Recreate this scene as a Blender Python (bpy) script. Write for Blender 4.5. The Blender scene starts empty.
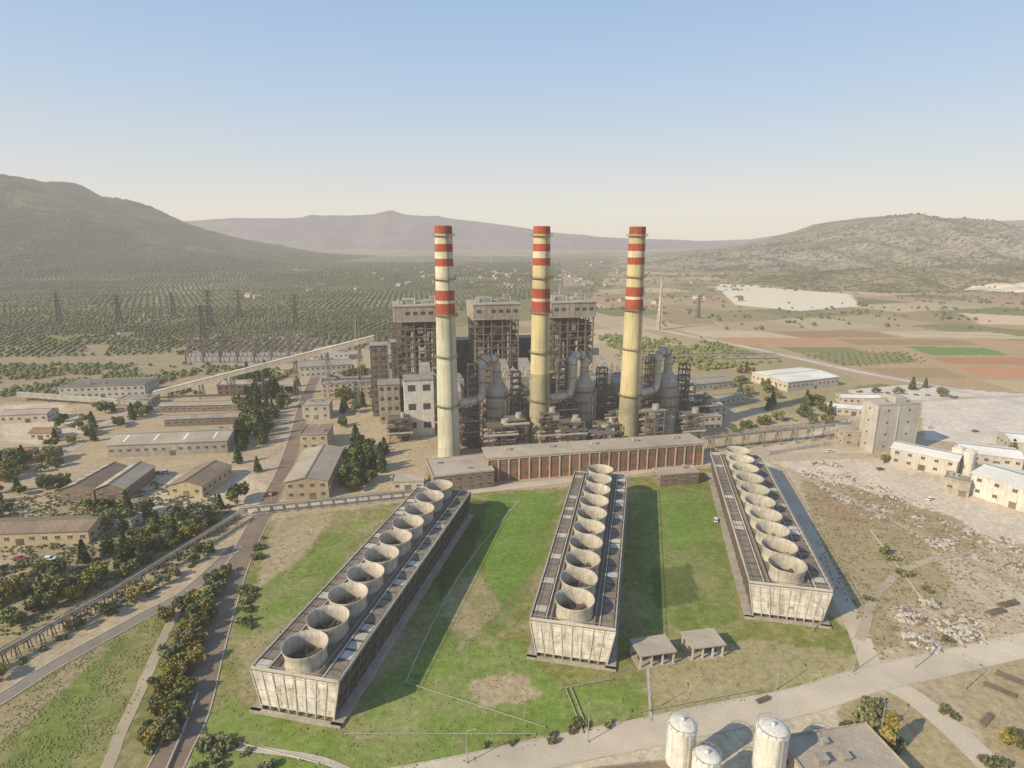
import bpy, math, random
import numpy as np
from mathutils import Vector, Matrix, noise
random.seed(7); rng=np.random.default_rng(7)
scene=bpy.context.scene
COL=scene.collection
# ------------------------------------------------------------ camera / survey
H=120.0; FPX=597.0; PITCH=math.atan(144/597.0); CP=math.cos(PITCH); SP=math.sin(PITCH)
def G(u,v,z=0.0):
    a=(v-384)/FPX; x=(u-512)/FPX
    dy=CP-SP*a; dz=-(SP+CP*a)
    t=(z-H)/dz
    return Vector((x*t,dy*t,z))
cam=bpy.data.cameras.new("camera"); co=bpy.data.objects.new("camera",cam); COL.objects.link(co)
co.location=(0,0,H); co.rotation_euler=(math.pi/2-PITCH,0,0)
cam.sensor_width=36; cam.lens=FPX/1024*36; cam.clip_start=1; cam.clip_end=80000
scene.camera=co
scene.view_settings.view_transform='Standard'; scene.view_settings.look='None'; scene.view_settings.exposure=0
# ------------------------------------------------------------ light
SUN_EL=math.radians(32); sx,sy=-0.84,-0.54
w=bpy.data.worlds.new("World"); scene.world=w; w.use_nodes=True
nt=w.node_tree; bg=nt.nodes['Background']; sky=nt.nodes.new('ShaderNodeTexSky'); sky.sky_type='NISHITA'
sky.sun_disc=False; sky.sun_elevation=SUN_EL; sky.sun_rotation=math.atan2(sx,sy)
sky.air_density=1.0; sky.dust_density=1.5; sky.ozone_density=1.3; sky.altitude=300
nt.links.new(sky.outputs[0],bg.inputs[0]); bg.inputs[1].default_value=0.12
# valley haze: a pale layer that thickens towards the horizon
tc=nt.nodes.new('ShaderNodeTexCoord'); sp_=nt.nodes.new('ShaderNodeSeparateXYZ'); nt.links.new(tc.outputs['Generated'],sp_.inputs[0])
cr=nt.nodes.new('ShaderNodeValToRGB'); nt.links.new(sp_.outputs[2],cr.inputs[0])
el=cr.color_ramp.elements; el[0].position=0.0; el[0].color=(.84,.76,.65,1); el[1].position=1.0; el[1].color=(.20,.34,.62,1)
for p_,c_ in ((.045,(.82,.775,.69,1)),(.11,(.70,.73,.74,1)),(.21,(.53,.65,.80,1)),(.36,(.37,.53,.78,1))):
    e_=el.new(p_); e_.color=c_
bg2=nt.nodes.new('ShaderNodeBackground'); nt.links.new(cr.outputs[0],bg2.inputs[0]); bg2.inputs[1].default_value=1.0
ms=nt.nodes.new('ShaderNodeMixShader'); ms.inputs[0].default_value=.90
nt.links.new(bg.outputs[0],ms.inputs[1]); nt.links.new(bg2.outputs[0],ms.inputs[2]); nt.links.new(ms.outputs[0],nt.nodes['World Output'].inputs[0])
sl=bpy.data.lights.new("sun",'SUN'); sl.energy=5.0; sl.angle=math.radians(0.6); sl.color=(1,0.87,0.65)
so=bpy.data.objects.new("sun",sl); COL.objects.link(so)
d=Vector((sx,sy,0)).normalized()*math.cos(SUN_EL)+Vector((0,0,math.sin(SUN_EL)))
so.rotation_euler=d.to_track_quat('Z','Y').to_euler()
# ------------------------------------------------------------ materials
HZ=bpy.data.node_groups.new("painted_haze",'ShaderNodeTree')  # haze painted into every material as flat emission, growing with distance
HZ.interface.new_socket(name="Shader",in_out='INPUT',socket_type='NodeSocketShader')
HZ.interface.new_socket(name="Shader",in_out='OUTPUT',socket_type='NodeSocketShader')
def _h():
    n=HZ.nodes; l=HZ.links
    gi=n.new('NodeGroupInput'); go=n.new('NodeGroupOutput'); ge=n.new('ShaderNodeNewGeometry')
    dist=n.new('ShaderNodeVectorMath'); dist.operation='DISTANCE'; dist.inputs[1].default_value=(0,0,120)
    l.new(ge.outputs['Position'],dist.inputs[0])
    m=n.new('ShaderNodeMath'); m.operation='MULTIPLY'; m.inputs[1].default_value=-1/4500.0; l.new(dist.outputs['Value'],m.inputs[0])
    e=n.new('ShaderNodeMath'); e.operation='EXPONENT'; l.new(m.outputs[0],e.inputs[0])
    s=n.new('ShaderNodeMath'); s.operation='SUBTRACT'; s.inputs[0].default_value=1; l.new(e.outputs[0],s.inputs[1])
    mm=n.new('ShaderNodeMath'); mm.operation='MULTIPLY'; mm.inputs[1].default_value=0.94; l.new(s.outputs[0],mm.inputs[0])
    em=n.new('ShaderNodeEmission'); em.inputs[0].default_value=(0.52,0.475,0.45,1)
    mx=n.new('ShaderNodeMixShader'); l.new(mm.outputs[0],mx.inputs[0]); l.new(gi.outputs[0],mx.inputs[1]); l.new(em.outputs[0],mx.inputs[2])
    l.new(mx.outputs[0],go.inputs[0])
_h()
class NT:
    def __init__(s,name):
        s.m=bpy.data.materials.new(name); s.m.use_nodes=True; s.t=s.m.node_tree; s.n=s.t.nodes; s.l=s.t.links
        s.m.cycles.emission_sampling='NONE'
        s.n.clear(); s.out=s.n.new('ShaderNodeOutputMaterial'); s.b=s.n.new('ShaderNodeBsdfPrincipled')
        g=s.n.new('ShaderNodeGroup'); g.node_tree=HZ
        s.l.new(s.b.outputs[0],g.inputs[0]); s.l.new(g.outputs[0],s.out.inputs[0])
        s.geo=s.n.new('ShaderNodeNewGeometry'); s.b.inputs['Specular IOR Level'].default_value=0.2
    def math(s,op,a,b=None,c=None):
        m=s.n.new('ShaderNodeMath'); m.operation=op
        for i,x in enumerate((a,b,c)):
            if x is None: continue
            if isinstance(x,(int,float)): m.inputs[i].default_value=x
            else: s.l.new(x,m.inputs[i])
        return m.outputs[0]
    def noise(s,scale,detail=4,rough=.6,stretch=None,src=None,dist=0):
        src=src or s.geo.outputs['Position']
        if stretch:
            mp=s.n.new('ShaderNodeMapping'); mp.inputs['Scale'].default_value=stretch; s.l.new(src,mp.inputs['Vector']); src=mp.outputs[0]
        n=s.n.new('ShaderNodeTexNoise'); n.inputs['Scale'].default_value=scale; n.inputs['Detail'].default_value=detail; n.inputs['Roughness'].default_value=rough
        n.inputs['Distortion'].default_value=dist
        s.l.new(src,n.inputs['Vector']); return n.outputs['Fac']
    def ramp(s,x,a,b,oa=0,ob=1):
        r=s.n.new('ShaderNodeMapRange'); r.inputs[1].default_value=a; r.inputs[2].default_value=b; r.inputs[3].default_value=oa; r.inputs[4].default_value=ob
        s.l.new(x,r.inputs[0]); return r.outputs[0]
    def mix(s,f,a,b,mode='MIX'):
        m=s.n.new('ShaderNodeMix'); m.data_type='RGBA'; m.blend_type=mode
        for i,x in ((0,f),(6,a),(7,b)):
            if isinstance(x,(int,float)): m.inputs[i].default_value=x
            elif isinstance(x,tuple): m.inputs[i].default_value=(x[0],x[1],x[2],1)
            else: s.l.new(x,m.inputs[i])
        return m.outputs[2]
    def scalecol(s,c,f):
        v=s.n.new('ShaderNodeVectorMath'); v.operation='SCALE'
        if isinstance(c,tuple): v.inputs[0].default_value=c
        else: s.l.new(c,v.inputs[0])
        s.l.new(f,v.inputs['Scale']); return v.outputs[0]
    def bump(s,h,st=.4,dist=.3):
        b=s.n.new('ShaderNodeBump'); b.inputs['Strength'].default_value=st; b.inputs['Distance'].default_value=dist
        s.l.new(h,b.inputs['Height']); s.l.new(b.outputs[0],s.b.inputs['Normal'])
MATS={}
def mat(name,c1,c2=None,scale=.35,rough=.85,metal=0.0,stretch=None,vx=None,vz=None,dark=.55,lw=.12,streak=0.0,bump=0,rnd=False):
    if name in MATS: return MATS[name]
    t=NT(name)
    if c2 is None: c2=tuple(x*.68 for x in c1)
    f=t.ramp(t.noise(scale,5,.65,stretch),.32,.68)
    c=t.mix(f,c1,c2)
    g=t.ramp(t.noise(.035,2,.5),.3,.7,.84,1.12)
    c=t.scalecol(c,g)
    fine=t.ramp(t.noise(2.5,2,.6),.3,.7,.86,1.12); c=t.scalecol(c,fine)
    if streak:
        st=t.ramp(t.noise(1.2,4,.6,(1,1,.06)),.45,.75,1,1-streak); c=t.scalecol(c,st)
    if vx or vz:
        tc=t.n.new('ShaderNodeTexCoord'); sp=t.n.new('ShaderNodeSeparateXYZ'); t.l.new(tc.outputs['Object'],sp.inputs[0])
        if vx:
            a=t.math('ADD',sp.outputs[0],sp.outputs[1]); fr=t.math('FRACT',t.math('DIVIDE',a,vx)); ln=t.math('LESS_THAN',fr,lw)
            c=t.scalecol(c,t.math('SUBTRACT',1,t.math('MULTIPLY',ln,1-dark)))
        if vz:
            fr=t.math('FRACT',t.math('DIVIDE',sp.outputs[2],vz)); ln=t.math('LESS_THAN',fr,lw)
            c=t.scalecol(c,t.math('SUBTRACT',1,t.math('MULTIPLY',ln,1-dark)))
    if rnd:
        oi=t.n.new('ShaderNodeObjectInfo'); c=t.scalecol(c,t.ramp(oi.outputs['Random'],0,1,.65,1.4))
    t.l.new(c,t.b.inputs['Base Color']); t.b.inputs['Roughness'].default_value=rough; t.b.inputs['Metallic'].default_value=metal
    if bump: t.bump(t.noise(scale*2,5,.6,stretch),bump)
    MATS[name]=t.m; return t.m
M_conc=mat("concrete",(.48,.42,.34),(.33,.285,.225),.3,streak=.25)
M_pale=mat("pale_concrete",(.60,.55,.46),(.46,.41,.34),.2,streak=.2)
M_grey=mat("grey_concrete_block",(.54,.50,.43),(.43,.395,.335),.15,streak=.3)
M_white=mat("white_panel",(.76,.72,.63),(.58,.53,.45),.25,streak=.3,vx=2.4,lw=.06,dark=.75)
M_cream=mat("cream_render",(.60,.53,.42),(.47,.41,.32),.25,streak=.25)
M_yellow=mat("ochre_render",(.54,.43,.27),(.42,.34,.21),.25,streak=.2)
M_brick=mat("red_brick",(.35,.175,.105),(.25,.125,.08),.4,streak=.3)
M_brown=mat("brown_wall",(.30,.22,.155),(.21,.16,.115),.4,streak=.2)
M_rf_grey=mat("roof_fibre_cement",(.38,.34,.28),(.27,.235,.19),.15,vx=3.1,lw=.08,dark=.8)
M_rf_brown=mat("roof_rusty_sheet",(.30,.22,.15),(.21,.155,.11),.2,vx=2.7,lw=.09,dark=.75)
M_rf_beige=mat("roof_beige_sheet",(.46,.385,.295),(.36,.30,.225),.15,vx=3.3,lw=.07,dark=.8)
M_rf_white=mat("roof_white_sheet",(.80,.77,.69),(.68,.64,.57),.1,vx=3.0,lw=.06,dark=.88)
M_rf_dark=mat("roof_dark_felt",(.16,.14,.115),(.23,.20,.16),.3)
M_tile=mat("roof_clay_tile",(.34,.18,.11),(.27,.15,.09),.4)
M_glass=mat("window_glass",(.07,.07,.07),(.11,.105,.10),.5,rough=.25)
M_steel=mat("weathered_steel",(.23,.185,.135),(.14,.115,.088),.6,rough=.7,rnd=True)
M_steeld=mat("dark_steel",(.08,.067,.055),(.12,.095,.073),.5)
M_galv=mat("galvanised_steel",(.46,.44,.40),(.34,.32,.29),.6,rough=.5,metal=.3)
M_duct=mat("insulated_duct",(.50,.45,.365),(.34,.30,.24),.25,rough=.45,metal=.25,vz=3.0,lw=.06,dark=.68,streak=.35)
M_ductp=mat("pipe_cladding",(.58,.53,.44),(.41,.37,.30),.3,rough=.4,metal=.25,streak=.3)
M_case=mat("boiler_casing",(.24,.20,.15),(.145,.12,.09),.25,vz=3.5,vx=3.2,lw=.15,dark=.5)
M_pent=mat("penthouse_cladding",(.45,.395,.30),(.32,.275,.21),.2,vx=4.2,lw=.08,dark=.6,streak=.4)
M_stripe_r=mat("red_band_paint",(.45,.11,.06),(.33,.08,.045),.3,streak=.3)
M_stripe_w=mat("white_band_paint",(.72,.66,.50),(.60,.53,.36),.3,streak=.35)
M_chy=mat("yellowed_concrete",(.64,.54,.27),(.55,.46,.27),.12,streak=.3)
M_chw=mat("weathered_chimney_concrete",(.64,.60,.44),(.50,.47,.34),.12,streak=.35)
M_cho=mat("stained_chimney_concrete",(.44,.38,.23),(.29,.255,.16),.12,streak=.4)
M_louv=mat("weathered_louvre",(.095,.078,.06),(.15,.125,.095),.4)
M_deck=mat("tower_deck",(.17,.14,.11),(.27,.225,.175),.5)
M_stack=mat("fibreglass_stack",(.55,.49,.39),(.40,.355,.28),.3,streak=.4)
M_endw=mat("stained_panel",(.84,.79,.69),(.48,.42,.34),.35,vz=3.0,lw=.05,dark=.7,streak=.45)
M_bark=mat("bark",(.12,.09,.065),(.08,.06,.045),1)
M_asph=mat("worn_asphalt",(.28,.235,.185),(.21,.175,.14),.15)
M_brroad=mat("worn_brown_road",(.275,.20,.14),(.20,.15,.105),.12,streak=.1)
M_track=mat("dusty_concrete_road",(.58,.49,.365),(.47,.395,.295),.08)
M_dirtroad=mat("dirt_road",(.48,.385,.27),(.39,.31,.215),.12)
M_kerb=mat("kerb_concrete",(.54,.48,.38),(.40,.355,.28),.5)
M_linew=mat("road_paint",(.7,.68,.62),(.5,.48,.44),1)
M_rubber=mat("rubber",(.03,.03,.03))
M_gpipe=mat("faded_green_pipe",(.34,.37,.26),(.26,.28,.19),.5)
def foliage(name,a,b,sc=.5):
    t=NT(name); f=t.ramp(t.noise(sc,3,.6),.35,.65); c=t.mix(f,a,b)
    oi=t.n.new('ShaderNodeObjectInfo'); c=t.scalecol(c,t.ramp(oi.outputs['Random'],0,1,.7,1.35))
    c=t.scalecol(c,t.ramp(t.noise(3.0,2,.6),.3,.7,.7,1.3))
    t.l.new(c,t.b.inputs['Base Color']); t.b.inputs['Roughness'].default_value=.8
    MATS[name]=t.m; return t.m
F_broad=foliage("foliage_broadleaf",(.19,.20,.06),(.12,.14,.045))
F_con=foliage("foliage_conifer",(.09,.115,.04),(.13,.145,.05))
F_olive=foliage("foliage_olive",(.22,.21,.10),(.155,.16,.072))
F_yel=foliage("foliage_autumn",(.30,.24,.065),(.22,.19,.055))
F_far=foliage("foliage_grove",(.12,.13,.048),(.07,.082,.033),.012)
F_pine=foliage("foliage_pine_wood",(.08,.10,.034),(.05,.065,.024),.01)
F_weed=foliage("foliage_weeds",(.19,.20,.06),(.25,.21,.09),.3)
# ------------------------------------------------------------ mesh helper
class MB:
    def __init__(s): s.v=[]; s.f=[]; s.m=[]
    def add(s,vs,fs,mi=0):
        o=len(s.v); s.v+= [tuple(x) for x in vs]; s.f+=[tuple(i+o for i in f) for f in fs]; s.m+=[mi]*len(fs); return s
    def hexa(s,p,mi=0):
        return s.add(p,[(0,3,2,1),(4,5,6,7),(0,1,5,4),(1,2,6,5),(2,3,7,6),(3,0,4,7)],mi)
    def box(s,cx,cy,cz,sx,sy,sz,mi=0,rz=0):
        c,sn=math.cos(rz),math.sin(rz); p=[]
        for z in (-.5,.5):
            for x,y in ((-.5,-.5),(.5,-.5),(.5,.5),(-.5,.5)):
                X=x*sx;Y=y*sy; p.append((cx+X*c-Y*sn,cy+X*sn+Y*c,cz+z*sz))
        return s.hexa(p,mi)
    def cyl(s,p0,p1,r0,r1=None,n=12,mi=0,caps=True):
        if r1 is None: r1=r0
        p0=Vector(p0);p1=Vector(p1);d=(p1-p0)
        if d.length<1e-6: return s
        q=d.to_track_quat('Z','Y'); off=math.pi/4 if n==4 else 0; vs=[]
        for p,r in ((p0,r0),(p1,r1)):
            for i in range(n):
                a=2*math.pi*i/n+off; vs.append(p+q@Vector((r*math.cos(a),r*math.sin(a),0)))
        fs=[(i,(i+1)%n,n+(i+1)%n,n+i) for i in range(n)]
        if caps: fs+=[tuple(range(n-1,-1,-1)),tuple(range(n,2*n))]
        return s.add(vs,fs,mi)
    def beam(s,p0,p1,w,mi=0): return s.cyl(p0,p1,w*.707,None,4,mi)
    def sweep(s,pts,r,n=16,mi=0,side=Vector((0,1,0))):
        o=len(s.v); pts=[Vector(p) for p in pts]
        for i,p in enumerate(pts):
            t=(pts[min(i+1,len(pts)-1)]-pts[max(i-1,0)]).normalized(); u=side.cross(t).normalized()
            for k in range(n):
                a=2*math.pi*k/n; s.v.append(tuple(p+(side*math.cos(a)+u*math.sin(a))*r))
        for i in range(len(pts)-1):
            for k in range(n):
                j=(k+1)%n; s.f.append((o+i*n+k,o+i*n+j,o+(i+1)*n+j,o+(i+1)*n+k)); s.m.append(mi)
        return s
    def tube(s,pts,r,n=12,mi=0):
        for a,b in zip(pts[:-1],pts[1:]):
            a=Vector(a);b=Vector(b);e=(b-a).normalized()*r*.15; s.cyl(a-e,b+e,r,r,n,mi)
        return s
    def lathe(s,prof,cx=0,cy=0,n=24,mi=0,mis=None):
        o=len(s.v)
        for r,z in prof:
            for i in range(n):
                a=2*math.pi*i/n; s.v.append((cx+r*math.cos(a),cy+r*math.sin(a),z))
        for k in range(len(prof)-1):
            for i in range(n):
                j=(i+1)%n; s.f.append((o+k*n+i,o+k*n+j,o+(k+1)*n+j,o+(k+1)*n+i)); s.m.append(mis[k] if mis else mi)
        return s
def mk(name,mb,mats,parent=None,loc=(0,0,0),rz=0,smooth=False):
    me=bpy.data.meshes.new(name); me.from_pydata(mb.v,[],mb.f)
    if not isinstance(mats,(list,tuple)): mats=[mats]
    for m in mats: me.materials.append(m)
    me.polygons.foreach_set('material_index',mb.m)
    if smooth: me.polygons.foreach_set('use_smooth',[True]*len(mb.f))
    me.update()
    return link(name,me,parent,loc,rz)
def link(name,me,parent=None,loc=(0,0,0),rz=0,scale=None):
    o=bpy.data.objects.new(name,me); COL.objects.link(o); o.location=loc; o.rotation_euler=(0,0,rz)
    if scale: o.scale=scale
    if parent: o.parent=parent
    return o
def tag(o,label,cat,group=None):
    o["label"]=label; o["category"]=cat
    if group: o["group"]=group
    return o
def thing(name,label,cat,loc=(0,0,0),rz=0,group=None):
    return tag(link(name,None,None,loc,rz),label,cat,group)
def fastmesh(name,V,T,mats,mi=None):
    me=bpy.data.meshes.new(name); V=np.asarray(V,np.float32); T=np.asarray(T,np.int32); k=T.shape[1]
    me.vertices.add(len(V)); me.vertices.foreach_set('co',V.ravel())
    me.loops.add(T.size); me.loops.foreach_set('vertex_index',T.ravel())
    me.polygons.add(len(T)); me.polygons.foreach_set('loop_start',np.arange(0,T.size,k,dtype=np.int32))
    for m in mats: me.materials.append(m)
    if mi is not None: me.polygons.foreach_set('material_index',np.asarray(mi,np.int32))
    me.update(calc_edges=True); return me
# ------------------------------------------------------------ terrain
_ph=rng.uniform(0,6.28,(40,)); _dr=rng.uniform(0,6.28,(40,))
def fbm(x,y,sc,k=0,octv=5):
    r=0;amp=1;tot=0
    for i in range(octv):
        for j in range(2):
            q=(k*7+i*2+j)%40
            c,s_=math.cos(_dr[q]),math.sin(_dr[q]); f=2*math.pi/sc*(1.0+.37*j)
            r=r+amp*np.sin((x*c+y*s_)*f+_ph[q]+1.3*np.sin((x*s_-y*c)*f*.7+_ph[(q+3)%40]))
            tot+=amp
        amp*=.6; sc/=2.1
    return r/tot
def inpoly(x,y,P):
    ins=np.zeros(x.shape,bool); n=len(P)
    for i in range(n):
        x1,y1=P[i];x2,y2=P[(i+1)%n]
        if y1==y2: continue
        c=((y1>y)!=(y2>y))&(x<(x2-x1)*(y-y1)/(y2-y1)+x1); ins^=c
    return ins
REG=[]
def reg(px,c,patch=.4): REG.append(([tuple(G(u,v)[:2]) for u,v in px],c,patch))
# far
reg([(-900,256),(620,256),(590,300),(420,335),(-900,340)],(.19,.175,.08),.35)
reg([(100,285),(190,282),(230,292),(130,296)],(.34,.27,.16),.3)
reg([(270,300),(370,296),(400,306),(300,312)],(.28,.25,.13),.3)
reg([(0,305),(90,300),(120,308),(20,314)],(.26,.23,.12),.3)
reg([(380,268),(560,268),(600,285),(440,290)],(.34,.27,.17),.5)
reg([(-900,335),(420,330),(400,350),(-900,365)],(.18,.165,.07),.4)
reg([(0,338),(70,334),(90,345),(10,350)],(.20,.22,.07),.2)
reg([(-300,345),(200,345),(380,345),(380,400),(-300,410)],(.31,.25,.15),.6)
reg([(190,334),(335,332),(330,366),(185,366)],(.33,.29,.24),.1)
# right fields, in strips either side of the main road
reg([(640,330),(760,330),(1400,365),(1400,420),(900,385),(690,345)],(.42,.30,.175),.1)
reg([(680,330),(760,331),(800,338),(705,337)],(.52,.42,.26),.0)
reg([(765,331),(870,331),(900,337),(805,338)],(.36,.22,.12),.0)
reg([(875,331),(990,332),(1040,339),(905,337)],(.53,.43,.26),.0)
reg([(720,338),(830,339),(850,346),(745,345)],(.47,.27,.15),.0)
reg([(835,339),(960,340),(980,345),(858,345)],(.33,.23,.12),.0)
reg([(965,340),(1100,343),(1130,350),(985,346)],(.48,.29,.16),.0)
reg([(775,347),(850,347),(870,353),(800,353)],(.22,.22,.09),.0)
reg([(800,354),(900,352),(920,362),(845,366)],(.24,.22,.10),.2)
reg([(905,346),(985,348),(1010,355),(930,355)],(.17,.25,.07),.0)
reg([(930,357),(1060,358),(1100,366),(950,364)],(.42,.22,.12),.0)
reg([(950,366),(1100,369),(1160,380),(985,378)],(.50,.26,.14),.0)
reg([(860,368),(940,368),(970,378),(900,378)],(.36,.25,.135),.0)
reg([(980,380),(1160,383),(1260,400),(1030,396)],(.46,.37,.21),.05)
reg([(740,286),(800,290),(850,294),(862,306),(800,311),(735,305),(722,292)],(.72,.63,.47),.0)
reg([(720,284),(760,286),(740,292),(715,290)],(.72,.63,.47),.0)
reg([(960,313),(1024,316),(1060,326),(980,324)],(.62,.47,.29),.1)
# near
reg([(-500,768),(-500,410),(150,400),(330,345),(480,340),(640,345),(740,380),(900,400),(1300,430),(1400,900),(-500,900)],(.43,.335,.215),.45)
reg([(-300,620),(0,600),(60,500),(150,480),(240,470),(240,520),(0,660),(-300,740)],(.30,.25,.14),.8)
reg([(620,345),(760,345),(860,380),(850,400),(800,415),(720,405),(640,380)],(.33,.27,.145),.7)
reg([(845,390),(905,385),(1100,400),(1200,470),(1010,445),(925,440),(920,405),(870,400)],(.62,.54,.44),.05)
reg([(700,455),(860,430),(930,440),(1100,520),(1100,640),(880,665),(800,560),(765,475)],(.47,.375,.26),.3)
reg([(770,462),(960,455),(1100,540),(1100,560),(900,520),(850,490)],(.60,.50,.38),.1)
reg([(800,480),(850,485),(960,520),(990,545),(960,560),(930,640),(870,650),(835,590)],(.33,.265,.15),.7)
reg([(820,488),(860,496),(880,520),(840,532),(815,512)],(.34,.23,.145),.4)
reg([(885,606),(960,598),(985,640),(905,655)],(.44,.35,.235),.3)
reg([(930,550),(1060,575),(1100,620),(990,610),(950,580)],(.50,.41,.29),.3)
# grass
reg([(268,520),(480,492),(560,488),(715,466),(745,480),(800,590),(860,640),(862,675),(700,712),(560,744),(420,790),(180,790),(205,700),(228,600)],(.185,.195,.05),.8)
reg([(285,560),(370,520),(300,620),(240,640),(240,600)],(.165,.22,.045),.5)
reg([(480,500),(560,495),(520,620),(420,680),(400,640),(440,560)],(.14,.19,.04),.55)
reg([(640,492),(710,485),(740,570),(735,625),(650,625),(630,560)],(.145,.20,.04),.5)
reg([(490,495),(560,492),(545,560),(500,600),(480,560)],(.145,.225,.04),.2)
reg([(665,495),(705,492),(715,540),(670,550)],(.15,.23,.042),.2)
reg([(470,500),(490,500),(470,560),(440,600),(435,580)],(.10,.13,.035),.1)
reg([(650,570),(690,565),(700,600),(655,610)],(.10,.13,.035),.1)
reg([(400,660),(520,640),(560,690),(640,680),(640,712),(520,740),(400,745),(350,725)],(.165,.235,.045),.5)
reg([(230,700),(330,735),(480,745),(470,765),(300,790),(190,790),(190,740)],(.165,.23,.045),.3)
reg([(640,655),(760,640),(860,655),(850,675),(700,705),(650,700)],(.33,.285,.14),.7)
reg([(470,680),(520,672),(545,700),(480,705)],(.40,.32,.20),.5)
reg([(440,600),(480,570),(500,610),(460,650)],(.24,.22,.10),.8)
reg([(275,520),(335,513),(300,560),(255,590)],(.37,.29,.175),.6)
reg([(-400,760),(-60,735),(60,665),(170,605),(170,630),(95,790),(-400,900)],(.20,.205,.065),.5)
reg([(0,768),(50,700),(120,640),(100,700),(60,780)],(.155,.20,.045),.3)
reg([(-60,745),(30,690),(100,640),(110,650),(40,710),(-40,780)],(.30,.24,.135),.4)
reg([(180,600),(215,590),(195,660),(160,770),(105,790),(140,690)],(.18,.185,.055),.6)
reg([(140,480),(285,462),(255,510),(150,515)],(.53,.43,.30),.2)
reg([(245,470),(290,440),(300,400),(340,400),(335,500),(290,505)],(.43,.34,.235),.4)
reg([(0,405),(60,402),(90,430),(40,445),(0,440)],(.57,.47,.34),.3)
reg([(950,672),(1100,640),(1200,790),(1010,790)],(.36,.29,.17),.6)
reg([(830,705),(900,690),(960,740),(990,790),(840,790)],(.36,.29,.16),.6)
reg([(560,752),(840,700),(840,790),(560,800)],(.56,.47,.34),.3)
def colour(x,y):
    d=np.maximum(np.abs(y),60)
    wa=np.where(y<480,np.clip(d*.006,1.2,3),.8)
    xw=x+wa*fbm(x,y,22,1)+wa*.6*fbm(x,y,7,2); yw=y+wa*fbm(x,y,25,3)+wa*.6*fbm(x,y,6,4)
    n=len(x); C=np.zeros((n,4)); 
    pal=np.array([(.40,.31,.18),(.32,.24,.135),(.46,.37,.23),(.21,.20,.09),(.42,.27,.16),(.28,.235,.125),(.50,.40,.25),(.18,.18,.075)])
    ang=.35; xr=x*math.cos(ang)+y*math.sin(ang)+12*fbm(x,y,400,5); yr=-x*math.sin(ang)+y*math.cos(ang)+12*fbm(x,y,400,6)
    S=np.where(y>2500,260.,110.)
    big=np.floor(yr/(S*1.1)); cx=np.floor(xr/S+ (big*0.37)); hsh=np.abs(np.sin(cx*12.9898+big*78.233)*43758.5453)%1
    C[:,:3]=pal[(hsh*len(pal)).astype(int)]; C[:,3]=.3
    for P,c,pt in REG:
        m=inpoly(xw,yw,P); C[m,0]=c[0];C[m,1]=c[1];C[m,2]=c[2];C[m,3]=pt
    v=1+np.where(y<480,1,.4)*(.16*fbm(x,y,35,7)+.10*fbm(x,y,9,8))
    C[:,:3]*=v[:,None]
    return np.clip(C,0,1)
def axis(a,b,st,lo,hi,g=1.06):
    L=list(np.arange(a,b,st)); s=st; x=a
    while x>lo: s*=g; x-=s; L.insert(0,x)
    s=st; x=L[-1]
    while x<hi: s*=g; x+=s; L.append(x)
    return np.array(L)
def ground():
    xs=axis(-230,260,1.5,-16000,16000,1.016); ys=np.concatenate([-np.geomspace(2500,20,20),np.arange(40,95,6),axis(95,460,1.5,95,30000,1.014)])
    X,Y=np.meshgrid(xs,ys); x=X.ravel();y=Y.ravel()
    V=np.stack([x,y,np.zeros_like(x)],1)
    nx=len(xs);ny=len(ys); i=(np.arange(ny-1)[:,None]*nx+np.arange(nx-1)[None,:]).ravel()
    Q=np.stack([i,i+1,i+nx+1,i+nx],1)
    t=NT("ground_soil_and_grass")
    at=t.n.new('ShaderNodeAttribute'); at.attribute_name="col"
    pn=t.ramp(t.noise(.07,6,.72,dist=.8),.45,.60)
    pn2=t.ramp(t.noise(.025,5,.65,dist=1.2),.47,.60)
    pf=t.math('MULTIPLY',t.math('MAXIMUM',t.math('MULTIPLY',pn,.75),pn2),at.outputs['Alpha'])
    c=t.mix(t.math('MULTIPLY',pf,.85),at.outputs['Color'],(.40,.315,.18))
    c=t.scalecol(c,t.ramp(t.noise(.5,4,.7),.3,.7,.74,1.26))
    c=t.scalecol(c,t.ramp(t.noise(2.2,3,.7),.3,.7,.82,1.18))
    dk=t.math('MULTIPLY',t.ramp(t.noise(.2,5,.72),.56,.72,0,.42),t.ramp(at.outputs['Alpha'],0,.15,.15,1))
    c=t.mix(dk,c,(.14,.135,.055))
    t.l.new(c,t.b.inputs['Base Color']); t.b.inputs['Roughness'].default_value=.95; t.b.inputs['Specular IOR Level'].default_value=.05
    t.bump(t.noise(1.2,4,.7),.5,.25)
    me=fastmesh("ground",V,Q,[t.m])
    ca=me.color_attributes.new("col",'FLOAT_COLOR','POINT'); ca.data.foreach_set('color',colour(x,y).astype(np.float32).ravel())
    o=link("ground",me); o["kind"]="structure"; o["label"]="dusty plain with grass, fields and bare earth"
ground()
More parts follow.
